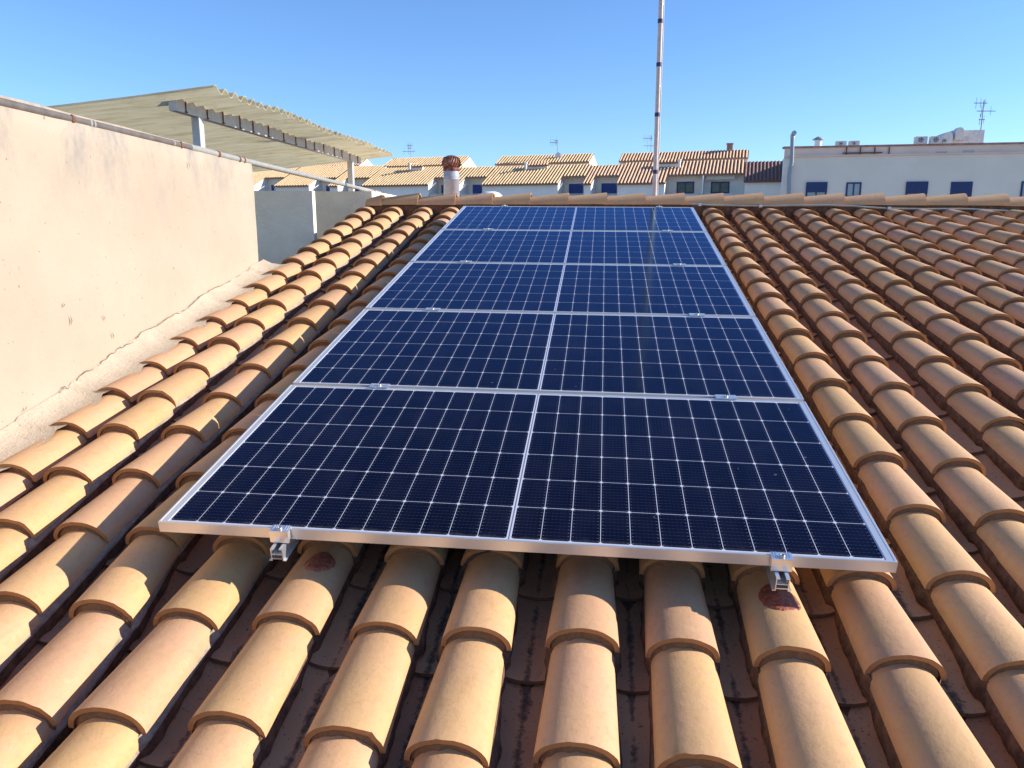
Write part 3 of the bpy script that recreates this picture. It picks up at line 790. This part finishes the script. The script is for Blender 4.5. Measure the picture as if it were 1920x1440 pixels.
# ------------------------------------------------------------------ roof vents behind the ridge
YV = 9.0
q = hitY(846.3, 321, YV); r0 = (hitY(860.8, 345, YV).x - hitY(832, 345, YV).x) / 2
tv = empty('turbine_vent', (q.x, YV, .2), 'rusty ribbed turbine cowl on a grey pipe behind the ridge', 'roof vent')
a_ = MB(); a_.lathe((q.x, YV, 0), [(r0, .0), (r0, q.z - .12), (r0 * 1.03, q.z - .118), (r0 * 1.03, q.z - .105), (r0 * .99, q.z - .10), (r0 * 1.03, q.z - .085), (r0 * 1.03, q.z - .07), (r0 * .98, q.z - .065), (r0 * 1.0, q.z - .02), (r0 * .95, q.z)], 28)
a_.build('pipe', MT['vent_grey'], tv)
a_ = MB(); ztop = hitY(846, 291.5, YV).z; hh = ztop - q.z; rc_ = r0 * 1.22
a_.lathe((q.x, YV, q.z + .001), [(r0 * 1.02, 0), (r0 * 1.06, .004), (r0 * 1.06, hh * .20), (r0 * 1.0, hh * .21)], 28); a_.build('collar', MT['turb'], tv)
co_ = MB(); co_.lathe((q.x, YV, q.z), [(rc_ * .62, hh * .22), (rc_ * .88, hh * .45), (rc_ * .84, hh * .7), (rc_ * .4, hh * .92)], 20); co_.build('cowl_core', MT['dark'], tv)
bl = MB()
for k in range(22):
    rows = []
    for s in range(8):
        t_ = s / 7; z = q.z + hh * (.21 + .79 * t_); rad = rc_ * (max(0.0, 1 - ((t_ * .92 - .36) / .62) ** 2)) ** .5 if t_ < .99 else rc_ * .12
        rad = max(rad, r0 * .3 if t_ > .9 else r0 * .9)
        an = 2 * math.pi * k / 22 + .55 * t_; w_ = 2 * math.pi / 22 * .80
        rows.append([Vector((q.x + rad * 1.0 * math.cos(an), YV + rad * math.sin(an), z)), Vector((q.x + rad * .93 * math.cos(an + w_), YV + rad * .93 * math.sin(an + w_), z))])
    bl.grid(rows, True)
a2 = bl.build('cowl_blades', MT['turb'], tv)
cp_ = MB(); cp_.lathe((q.x, YV, ztop - .016), [(rc_ * .55, 0), (rc_ * .42, .012), (rc_ * .12, .02), (.0005, .021)], 20); cp_.build('cowl_cap', MT['turb'], tv)
YD = 8.2
q = hitY(920, 372, YD); rx = (hitY(943.5, 372, YD).x - hitY(897, 372, YD).x) / 2; zt = hitY(920, 358.5, YD).z
dv = empty('dome_vent', (q.x, YD, .4), 'white mushroom dome vent cap peeking over the ridge', 'roof vent')
a_ = MB(); T_ = lambda p: p
a_.lathe((q.x, YD, q.z), [(rx * .97, -.004), (rx, .0), (rx * .93, (zt - q.z) * .38), (rx * .72, (zt - q.z) * .74), (rx * .4, (zt - q.z) * .95), (.001, zt - q.z)], 28); a_.build('cap', MT['white_paint'], dv)
a_ = MB(); a_.lathe((q.x + .04, YD, -.3), [(.075, 0), (.075, q.z + .3 - .02), (.05, q.z + .3)], 16); a_.build('stem', MT['brick'], dv)
a_ = MB(); a_.box((q.x + .045, YD - rx * .62 - .004, q.z + .015), (q.x + .055, YD - rx * .62 + .02, q.z + .05)); a_.build('latch', MT['rust'], dv)

# ------------------------------------------------------------------ far houses
AZ = R(10.3); an_ = Vector((math.cos(AZ), -math.sin(AZ), 0)); nn_ = Vector((math.sin(AZ), math.cos(AZ), 0)); CXY = Vector((CAM.x, CAM.y, 0))
def loc(s, t, z): return CXY + an_ * s + nn_ * t + Vector((0, 0, z))
def hs(x, y, t):                                  # pixel -> (s, z) on the vertical plane at depth t
    p = hit(x, y, CXY + nn_ * t, nn_); return (p - CXY).dot(an_), p.z
SL = .42
def hroof(x, y, t0, z0):                          # pixel -> (s, t) on the roof plane z = z0 + SL (t - t0)
    n = Vector((0, 0, 1)) - nn_ * SL; p = hit(x, y, loc(0, t0, z0), n); q = p - CXY; return q.dot(an_), q.dot(nn_)
TILE = .27
def wave_roof(mb, s0, s1, t0, t1, z0, thick=.12):
    n = max(2, int(round((s1 - s0) / TILE))) * 6
    prof = [0, .045, .065, .045, 0, -.012]; cr = [.15, 1, 1, 1, .15, 0]
    rows = []; nt_ = max(1, int((t1 - t0) / .4))
    for j in range(nt_ + 1):
        t = t0 + (t1 - t0) * j / nt_; lip = .0
        rows.append([loc(s0 + (s1 - s0) * i / n, t, z0 + SL * (t - t0) + prof[i % 6] + (.018 * nz((i // 6, j, 3.3)) if 0 < j else 0)) for i in range(n + 1)])
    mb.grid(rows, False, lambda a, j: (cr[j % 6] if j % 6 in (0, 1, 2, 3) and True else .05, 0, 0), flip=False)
    lo = [Vector((p.x, p.y, 0)) + Vector((0, 0, z0 - thick)) for p in rows[0]]
    mb.grid([rows[0], lo], False, (.2, 0, 0), flip=True)
def skewbox(mb, s0, s1, t0, t1, z0, z1, k=.20):
    d = k * (t1 - t0)
    mb.hexa([loc(s0, t0, z0), loc(s1, t0, z0), loc(s1, t1, z0), loc(s0 + d, t1, z0), loc(s0, t0, z1), loc(s1, t0, z1), loc(s1, t1, z1), loc(s0 + d, t1, z1)])
def sbox(mb, s0, s1, t0, t1, z0, z1):
    mb.hexa([loc(s0, t0, z0), loc(s1, t0, z0), loc(s1, t1, z0), loc(s0, t1, z0), loc(s0, t0, z1), loc(s1, t0, z1), loc(s1, t1, z1), loc(s0, t1, z1)])
T0 = 62.0; GZ = -9.0; TD = 2.2
def rail_(parent, s0, s1, t, z0, z1):
    r_ = MB(); sbox(r_, s0, s1, t, t + .05, z1 - .05, z1); k = s0
    while k < s1: sbox(r_, k, k + .05, t + .052, t + .10, z0, z1 - .052); k += 1.3
    f_ = r_.build('railing', MT['steel'], parent)
    g_ = MB(); sbox(g_, s0, s1, t + .11, t + .14, z0, z1 - .08); tag(g_.build('railing_panel', MT['rb_wall'], f_))
def window(parent, x0, x1, y0, y1, t, kind, name='window'):
    s0, z1 = hs(x0, y0, t); s1, z0 = hs(x1, y1, t); _, z0b = hs(x0, y1, t); fw = .10
    s0_, s1_ = s0, s1
    fr = MB()
    if kind == 'shutter':
        f_ = MB(); sbox(f_, s0, s1, t - .05, t - .005, z0, z1); return f_.build('shutter', MT['blue_shutter'], parent)
    if kind == 'navy_shutter':
        f_ = MB(); sbox(f_, s0, s1, t - .05, t - .005, z0, z1); return f_.build('shutter', MT['navy'], parent)
    sbox(fr, s0, s0 + fw, t - .06, t - .005, z0, z1); sbox(fr, s1 - fw, s1, t - .06, t - .005, z0, z1)
    sbox(fr, s0 + fw, s1 - fw, t - .06, t - .005, z1 - fw, z1); sbox(fr, s0 + fw, s1 - fw, t - .06, t - .005, z0, z0 + fw)
    m_ = (s0 + s1) / 2; sbox(fr, m_ - .04, m_ + .04, t - .055, t - .005, z0 + fw, z1 - fw)
    w_ = fr.build(name, MT['navy'], parent)
    g_ = MB(); sbox(g_, s0 + fw, m_ - .04, t - .03, t - .006, z0 + fw, z1 - fw); sbox(g_, m_ + .04, s1 - fw, t - .03, t - .006, z0 + fw, z1 - fw)
    g_.build('pane', MT['win_pale'] if kind.startswith('pale') else MT['win'], w_)
    if '_half' in kind:
        fr2 = float(kind.split('_half')[1]) / 100
        h_ = MB(); sbox(h_, s0 - .01, s1 + .01, t - .10, t - .062, z1 - (z1 - z0) * fr2, z1 + .01); h_.build('roller_shutter', MT['navy'], w_)
    return w_
# (left px, right px of the long bay, eave y, ridge y, px where the terrace on its right ends, terrace eave y, material, label)
bays = [
    (440, 476, 347, 313, 517, 333.5, 'far_cream', 'white terraced house with cream tiles at the end of the pink wall'),
    (517, 579, 347, 313, 618, 334, 'far_cream', 'white terraced house under the canopy, cream tiled bay and blue door'),
    (618, 633, 347, 313, 681, 334, 'far_cream', 'narrow bay house left of the second canopy post'),
    (681, 803, 346.5, 315, 840, 333, 'far_cream', 'wide cream roofed terraced house left of the rusty turbine vent'),
    (840, 861, 344.5, 314.5, 905, 332, 'far_cream', 'narrow terraced house just right of the turbine vent, blue shutter above the dome vent'),
    (905, 1046, 344.5, 311.8, 1095, 330.5, 'far_cream', 'widest cream roofed terraced house between the dome vent and the blue shutters'),
    (1095, 1108, 342.5, 311, 1158, 329.5, 'far_orange', 'narrow terraced house between two blue shuttered terraces'),
    (1158, 1246, 342, 305, 1397, 326.5, 'far_orange', 'orange roofed terraced house behind the mast with two dark windows'),
    (1397, 1471, 337.5, 303, None, None, 'far_dark', 'house with shade-coloured roof against the big pale building')]
houses = []
for (xl, xr, ye, yr, xt, yt, rm, lab) in bays:
    s0, z0 = hs(xl, ye, T0); s1, _ = hs(xr, ye, T0)
    _, tr = hroof((xl + xr) / 2, yr, T0, z0)
    h = empty('terraced_house', loc((s0 + s1) / 2, T0, GZ), lab, 'house', 'white terraced houses beyond the ridge'); houses.append(h)
    r_ = MB(); wave_roof(r_, s0 - .1, s1 + .1, T0 - .25, tr, z0 - .1)
    st = None
    if xt:
        st_s, tt = hroof((xr + xt) / 2, yt, T0 - .25, z0 - .1)
        st, _ = hs(xt, ye, T0); wave_roof(r_, s1 + .12, st - .12, tt, tr, z0 - .1 + SL * (tt - T0 + .25))
    rf = r_.build('roof', MT[rm], h)
    wl_ = MB()
    zr = z0 + SL * (tr - T0)
    def gable(mb, sa, sb, t0, t1, t2, zb, dz):
        f = lambda t: z0 - .28 + SL * (t - T0 + .25) - .02 + dz
        mb.hexa([loc(sa, t0, GZ), loc(sb, t0, GZ), loc(sb, t1, GZ), loc(sa, t1, GZ), loc(sa, t0, f(t0)), loc(sb, t0, f(t0)), loc(sb, t1, f(t1)), loc(sa, t1, f(t1))])
    gable(wl_, s0, s1, T0, tr + .0, 0, 0, .13)
    # rear half under a falling slope, keeps the house solid
    wl_.hexa([loc(s0, tr + .01, GZ), loc(st or s1, tr + .01, GZ), loc(st or s1, tr + 3, GZ), loc(s0, tr + 3, GZ), loc(s0, tr + .01, zr - .25), loc(st or s1, tr + .01, zr - .25), loc(st or s1, tr + 3, zr - 1.3), loc(s0, tr + 3, zr - 1.3)])
    if xt: gable(wl_, s1 + .002, st, T0 + TD, tr, 0, 0, .09)
    sbox(wl_, s0 + .02, s1 - .02, T0 - .05, T0 - .001, z0 - 1.05, z0 - .95)
    wl_.build('wall', MT['white_wall'], h)
    if xt:
        # white terrace side wall: sunlit flank of the long bay stands proud already; parapet and railing in front
        zp = hs((xr + xt) / 2, 366, T0)[1]
        pa = MB(); sbox(pa, s1 + .003, st - .003, T0 + .12, T0 + .25, GZ, zp - .35); fp = pa.build('terrace_parapet', MT['white_wall'], h)
        rail_(h, s1 + .004, st - .004, T0 + .02, zp - .33, zp + .12)
        fl2 = MB(); sbox(fl2, s1 + .003, st - .003, T0 + .26, T0 + TD - .002, zp - 1.0, zp - .9); fl2.build('terrace_floor', MT['terrace_floor'], h)
        # rolled awning box over the terrace
tw = T0 + TD
for i, x0, x1, y0, y1, kd in ((0, 509, 515, 347, 368, 'shutter'), (1, 612, 619, 348, 368, 'shutter'), (2, 665, 674, 347, 368, 'shutter'), (4, 886.5, 903.5, 346.5, 365, 'shutter'), (5, 1067, 1093, 345, 366, 'shutter'),
                              (6, 1128, 1156, 344, 366, 'shutter'), (7, 1269, 1301, 341, 362.5, 'dark'), (7, 1333.5, 1367, 341, 362.5, 'dark'), (3, 828, 831, 347, 366, 'navy_shutter')):
    window(houses[i], x0, x1, y0, y1, tw, kd)
# striped awning valance and dividing post on the two window terrace
a_ = MB(); s0, z1 = hs(1324, 331.5, tw - .5); s1, z0 = hs(1378, 336.5, tw - .5)
n_ = 18
for k in range(n_): sbox(a_, s0 + (s1 - s0) * k / n_, s0 + (s1 - s0) * (k + .55) / n_, tw - .5, tw - .44, z0, z1)
sbox(a_, s0, s1, tw - .438, tw - .40, z0 + .05, z1 + .08); a_.build('awning', MT['white_wall'], houses[7])
a_ = MB(); s0, z1 = hs(1317, 329, T0 + 1.0); sbox(a_, s0, s0 + .10, T0 + 1.0, T0 + TD - .003, zp, z1); a_.build('divider', MT['white_wall'], houses[7])
# roof recesses with their small white wall and vent pipe
for hi_, x0, x1, y0, y1 in ((5, 986, 1026, 311, 320.5), (7, 1234, 1272, 305.5, 315.5), (3, 768, 792, 312.5, 319)):
    t_ = T0 + 3.2; s0, z1 = hs(x0, y0, t_); s1, z0 = hs(x1, y1, t_)
    a_ = MB(); sbox(a_, s0, s1, t_, t_ + .3, z0, z1); a_.build('dormer_wall', MT['white_wall'], houses[hi_])
    b_ = MB(); wave_roof(b_, s0 - .1, s1 + .1, t_ - .12, t_ + .5, z1 + .02); b_.build('dormer_tiles', MT['far_orange'], houses[hi_])
    xx = x0 if hi_ != 7 else x1 + 2
    s2, zt = hs(xx, y0 - 4, t_ - .3); _, zb = hs(xx, y1 - 1, t_ - .3)
    c_ = MB(); c_.tube([loc(s2, t_ - .3, zb), loc(s2, t_ - .3, zt)], .11, 8); c_.tube([loc(s2, t_ - .3, zt), loc(s2, t_ - .3, zt + .12)], .17, 8); c_.build('vent_pipe', MT['white_paint'], houses[hi_])

# upper row: blocks behind, ridge ends show a white gable in the sun
T1 = T0 + 8.5
ups = [(556, 674, 309.5, 299, 316, 'far_orange', 'upper block with low tiled roof seen under the canopy edge'),
       (721, 867, 308.5, 295.5, 316, 'far_cream', 'upper block with cream tiles and aerial left of the turbine vent'),
       (931, 1105, 304.6, 291, 314, 'far_cream', 'upper block with cream tiles and small dish in the centre'),
       (1163, 1402, 298.2, 284.5, 305, 'far_orange', 'upper block with orange tiles and brick chimney behind the mast')]
uph = []
for xl, xr, ye, yr, yb_, rm, lab in ups:
    s0, z0 = hs(xl, ye, T1); s1, z0r = hs(xr, ye - (2 if xr > 1000 else 0), T1); z0 = (z0 + z0r) / 2
    _, tr = hroof((xl + xr) / 2, yr, T1, z0); zr = z0 + SL * (tr - T1); td = tr + (tr - T1) + .4
    h = empty('upper_house', loc((s0 + s1) / 2, T1, GZ), lab, 'house', 'upper tiled blocks behind the terraced houses'); uph.append((h, s0, s1, z0, tr, zr))
    r_ = MB(); wave_roof(r_, s0 - .1, s1 + .05, T1 - .25, tr, z0 - .1); r_.build('roof', MT[rm], h)
    wl_ = MB()
    poly = [loc(s0, T1, GZ), loc(s0, T1, z0 - .12), loc(s0, tr, zr - .1), loc(s0, td, z0 - .2), loc(s0, td, GZ)]
    wl_.prism(list(reversed(poly)), an_ * (s1 - s0)); wl_.build('wall', MT['white_wall'], h)
    ev = MB(); sbox(ev, s0 - .05, s1 + .02, T1 - .12, T1 - .003, z0 - .55, z0 - .24); ev.build('eave_band', MT['rb_band'], h)
# gables stand a little proud and rise above the tiles
h, s0, s1, z0, tr, zr = uph[3]
sc_, zc = hs(1368, 283.5, tr); a_ = MB(); sbox(a_, sc_ - .25, sc_ + .25, tr - .25, tr + .25, zr - .6, hs(1368, 271, tr)[1]); ch = a_.build('chimney', MT['brick'], h)
a_ = MB(); ztc = hs(1368, 271, tr)[1]; sbox(a_, sc_ - .3, sc_ + .3, tr - .3, tr + .3, ztc + .001, ztc + .10); a_.build('chimney_cap', MT['brick'], ch)
# short wall strip between upper block and the lower ridge
def antenna(label, x, ybase, ytop, t, booms, dish=None, th=.035):
    s, z1 = hs(x, ytop, t); _, z0 = hs(x, ybase, t)
    o = empty('tv_aerial', loc(s, t, z0), label, 'aerial', 'television aerials on the far roofs')
    m_ = MB(); m_.tube([loc(s, t, z0), loc(s, t, z1)], th, 6); m_.build('pole', MT['antenna'], o)
    for (xa, xb, y, ne) in booms:
        sa, z = hs(xa, y, t); sb_, z2 = hs(xb, y, t); m_ = MB(); m_.tube([loc(sa, t - .04, z), loc(sb_, t - .04, z2)], th * .7, 5)
        for k in range(ne):
            sk_ = sa + (sb_ - sa) * (k + .5) / ne; l_ = .32 * (1.15 - .5 * k / ne)
            m_.tube([loc(sk_, t - .04, z - l_), loc(sk_, t - .04, z + l_)], th * .45, 4)
        m_.build('boom', MT['antenna'], o)
    if dish:
        s_, z_ = hs(dish[0], dish[1], t); m_ = MB(); rad = dish[2]
        m_.lathe((0, 0, 0), [(rad, 0), (rad * .7, -.08), (rad * .3, -.13), (.001, -.15)], 16, T=lambda p: loc(s_ + p.x, t - .15 - p.z * -1.0, z_ + p.y))
        m_.build('dish', MT['ac'], o)
    return o
antenna('thin aerial with short elements above the roof left of the turbine vent', 770, 301, 269, T1 + 2.5, [(755, 779, 284, 3), (763, 774, 273, 4), (765, 772, 278, 2)])
antenna('pale aerial with a small dish on the centre roof', 1045.5, 306, 262, T1 + 1.2, [(1031, 1047, 267.5, 5), (1040, 1047, 264, 1)], dish=(1048, 294, .38))
antenna('dark arrow aerial beside the tall mast', 1221.5, 286, 253, T1 + 2.5, [(1206, 1224, 259.5, 5), (1207, 1237, 273.5, 2)])

# ------------------------------------------------------------------ big pale building on the right
TB = 55.0
AZ = R(3.2); an_ = Vector((math.cos(AZ), -math.sin(AZ), 0)); nn_ = Vector((math.sin(AZ), math.cos(AZ), 0))
bl_ = empty('pale_building', loc(hs(1700, 370, TB)[0], TB, GZ), 'long pale grey building with navy shuttered windows at the right', 'building')
s0, zt = hs(1479, 293, TB); s1, _ = hs(2300, 290, TB); zt = hs(1700, 291.5, TB)[1]
a_ = MB(); skewbox(a_, s0, s1, TB, TB + 12, GZ, zt); a_.build('wall', MT['rb_wall'], bl_)
sb0, _ = hs(1471, 275, TB + .6); zp0 = hs(1700, 274.4, TB + .6)[1]
a_ = MB(); skewbox(a_, sb0, s1, TB + .5, TB + 12.2, zt + .001, zp0); a_.build('parapet', MT['rb_band'], bl_)
a_ = MB(); sbox(a_, s0 - .05, s1, TB - .12, TB + .499, zt + .002, zt + .10); a_.build('ledge', MT['rb_band'], bl_)
a_ = MB(); sbox(a_, sb0 - .08, s1, TB + .42, TB + .95, zp0 + .001, zp0 + .12); a_.build('coping', MT['brick'], bl_)
a_ = MB(); sbox(a_, sb0, s0 + .30, TB + .5, TB + .9, GZ, zt - .01); a_.build('side_wall', MT['white_wall'], bl_)
for x0, x1, y0, y1, kd in ((1512, 1548.5, 342, 374, 'pale_half58'), (1587, 1613, 342, 370, 'pale'), (1699.5, 1736.5, 341, 373.5, 'pale_half68'), (1783.5, 1820, 341, 376, 'navy_shutter'), (1915.5, 1950, 340, 371, 'pale'), (2010, 2045, 340, 372, 'pale_half50')):
    window(bl_, x0, x1, y0, y1, TB, kd)
for x0, x1, y0, y1 in ((1755, 1775, 284, 289), (1806.5, 1826.5, 282, 289)):
    s0_, z1_ = hs(x0, y0, TB + .5); s1_, z0_ = hs(x1, y1, TB + .5); a_ = MB()
    for k in range(3): sbox(a_, s0_, s1_, TB + .46, TB + .498, z0_ + (z1_ - z0_) * k / 3 + .01, z0_ + (z1_ - z0_) * (k + 1) / 3 - .01)
    a_.build('vent_grille', MT['beam'], bl_)
a_ = MB()
for x in (1588, 1614, 1641, 1668):
    sa, z1_ = hs(x, 276, TB + .4); _, z0_ = hs(x, 290, TB + .4); sbox(a_, sa - .03, sa + .03, TB + .40, TB + .455, z0_, z1_)
sa, z_ = hs(1580, 288, TB + .3); sb_, _ = hs(1655, 288, TB + .3); sbox(a_, sa, sb_, TB + .34, TB + .395, z_, z_ + .07)
a_.build('rusty_bracket', MT['rust'], bl_)
# flue pipe up the corner
fp = empty('flue_pipe', loc(hs(1479, 372, TB - .3)[0], TB - .3, GZ), 'tall shiny flue pipe at the left corner of the pale building', 'pipe')
pts = [hs(1478, 470, TB - .3), hs(1479.5, 330, TB - .3), hs(1481.5, 316, TB - .3), hs(1484.5, 306, TB - .3), hs(1486, 258, TB - .3)]
a_ = MB(); a_.tube([loc(s_, TB - .3, z_) for s_, z_ in pts], .13, 12); a_.build('pipe', MT['vent_grey'], fp)
s_, z_ = pts[-1]; a_ = MB(); a_.tube([loc(s_, TB - .3, z_ + .001), loc(s_, TB - .3, z_ + .14), loc(s_ + .04, TB - .42, z_ + .25), loc(s_ + .04, TB - .6, z_ + .27)], .15, 12); a_.build('elbow', MT['steel'], fp)
# cowl chimney
t_ = TB + 3; sA, zA = hs(1533.5, 276, t_); _, zB = hs(1533.5, 263, t_)
cw = empty('cowl_chimney', loc(sA, t_, zA), 'short white chimney pipe with conical cap on the pale building', 'chimney')
a_ = MB(); a_.lathe(loc(sA, t_, zA - .6), [(.24, 0), (.24, zB - zA + .6)], 14); a_.build('pipe', MT['white_paint'], cw)
a_ = MB(); a_.lathe(loc(sA, t_, zB + .02), [(.40, 0), (.40, .04), (.12, .20), (.001, .24)], 16); a_.build('cap', MT['vent_grey'], cw)
# air conditioners
def ac(x0, x1, y0, y1, lab, t):
    s0_, z1_ = hs(x0, y0, t); s1_, z0_ = hs(x1, y1, t)
    o = empty('air_conditioner', loc((s0_ + s1_) / 2, t, z0_), lab, 'air conditioner', 'air conditioners on the pale building roof')
    m_ = MB(); sbox(m_, s0_, s1_, t, t + .4, z0_ - .35, z1_); c_ = m_.build('casing', MT['ac'], o)
    m_ = MB(); cx_ = s0_ + (s1_ - s0_) * .45; cz_ = (z0_ + z1_) / 2; rad = (z1_ - z0_) * .36
    m_.face([loc(cx_ + rad * math.cos(k * math.pi / 8), t - .012, cz_ + rad * math.sin(k * math.pi / 8)) for k in range(16)])
    m_.build('fan', MT['dark'], c_)
    m_ = MB()
    for k in range(8):
        an2 = k * math.pi / 4; m_.tube([loc(cx_ + .05 * math.cos(an2), t - .03, cz_ + .05 * math.sin(an2)), loc(cx_ + rad * .95 * math.cos(an2 + .5), t - .03, cz_ + rad * .95 * math.sin(an2 + .5))], .018, 4)
    m_.build('fan_grille', MT['ac'], c_)
for a in ((1568.5, 1587, 264.5, 273.5, 'left unit of the near pair of air conditioners beside the cowl chimney'), (1593.5, 1611.5, 264, 273, 'right unit of the near pair of air conditioners beside the cowl chimney'),
          (1717.5, 1738.5, 256, 268.5, 'leftmost air conditioner of the group by the rooftop hut'), (1746, 1766.5, 255.5, 268.5, 'second air conditioner of the group by the rooftop hut'),
          (1768.5, 1776, 259, 268.5, 'narrow air conditioner seen end on next to the rooftop hut')):
    ac(*a, TB + 1.6)
# rooftop hut with two domes and window grilles
t_ = TB + 4; s0_, z1_ = hs(1786, 248, t_); s1_, z0_ = hs(1843.5, 270, t_); sm_, zm_ = hs(1800, 243.5, t_)
ht = empty('rooftop_hut', loc((s0_ + s1_) / 2, t_, z0_), 'small beige rooftop hut with rounded tops and dark grilles', 'hut')
a_ = MB(); sbox(a_, s0_, s1_, t_, t_ + 3, z0_ - .8, hs(1815, 244, t_)[1]); a_.build('wall', MT['ac'], ht)
for x, y, rad, yb_ in ((1800, 239.5, 6.2, 247), (1778, 248.5, 7.5, 268)):
    sC, zC = hs(x, y + rad, t_ - .5); rp = rad * (t_ - .5) / F_PX; m_ = MB(); pl = []
    zb_ = hs(x, yb_, t_ - .5)[1]
    pl = [loc(sC + rp * math.cos(k * math.pi / 12), t_ - .5, zC + rp * math.sin(k * math.pi / 12)) for k in range(13)] + [loc(sC - rp, t_ - .5, zb_ - .5), loc(sC + rp, t_ - .5, zb_ - .5)]
    m_.prism(pl, nn_ * .49 if x == 1800 else nn_ * 1.5); m_.build('round_top', MT['ac'], ht)
for x0, x1 in ((1795.5, 1804), (1805.5, 1814.5)):
    sa, za = hs(x0, 256.5, t_); sb_, zb_ = hs(x1, 264, t_); m_ = MB(); sbox(m_, sa, sb_, t_ - .05, t_ - .004, zb_, za); m_.build('grille', MT['beam'], ht)
antenna('tall aerial with crossed elements beside the rooftop hut', 1845.5, 252, 188, TB + 4.2, [(1826, 1851, 193.5, 3), (1831, 1866, 208.5, 2), (1835, 1846, 224.5, 3)], th=.04)
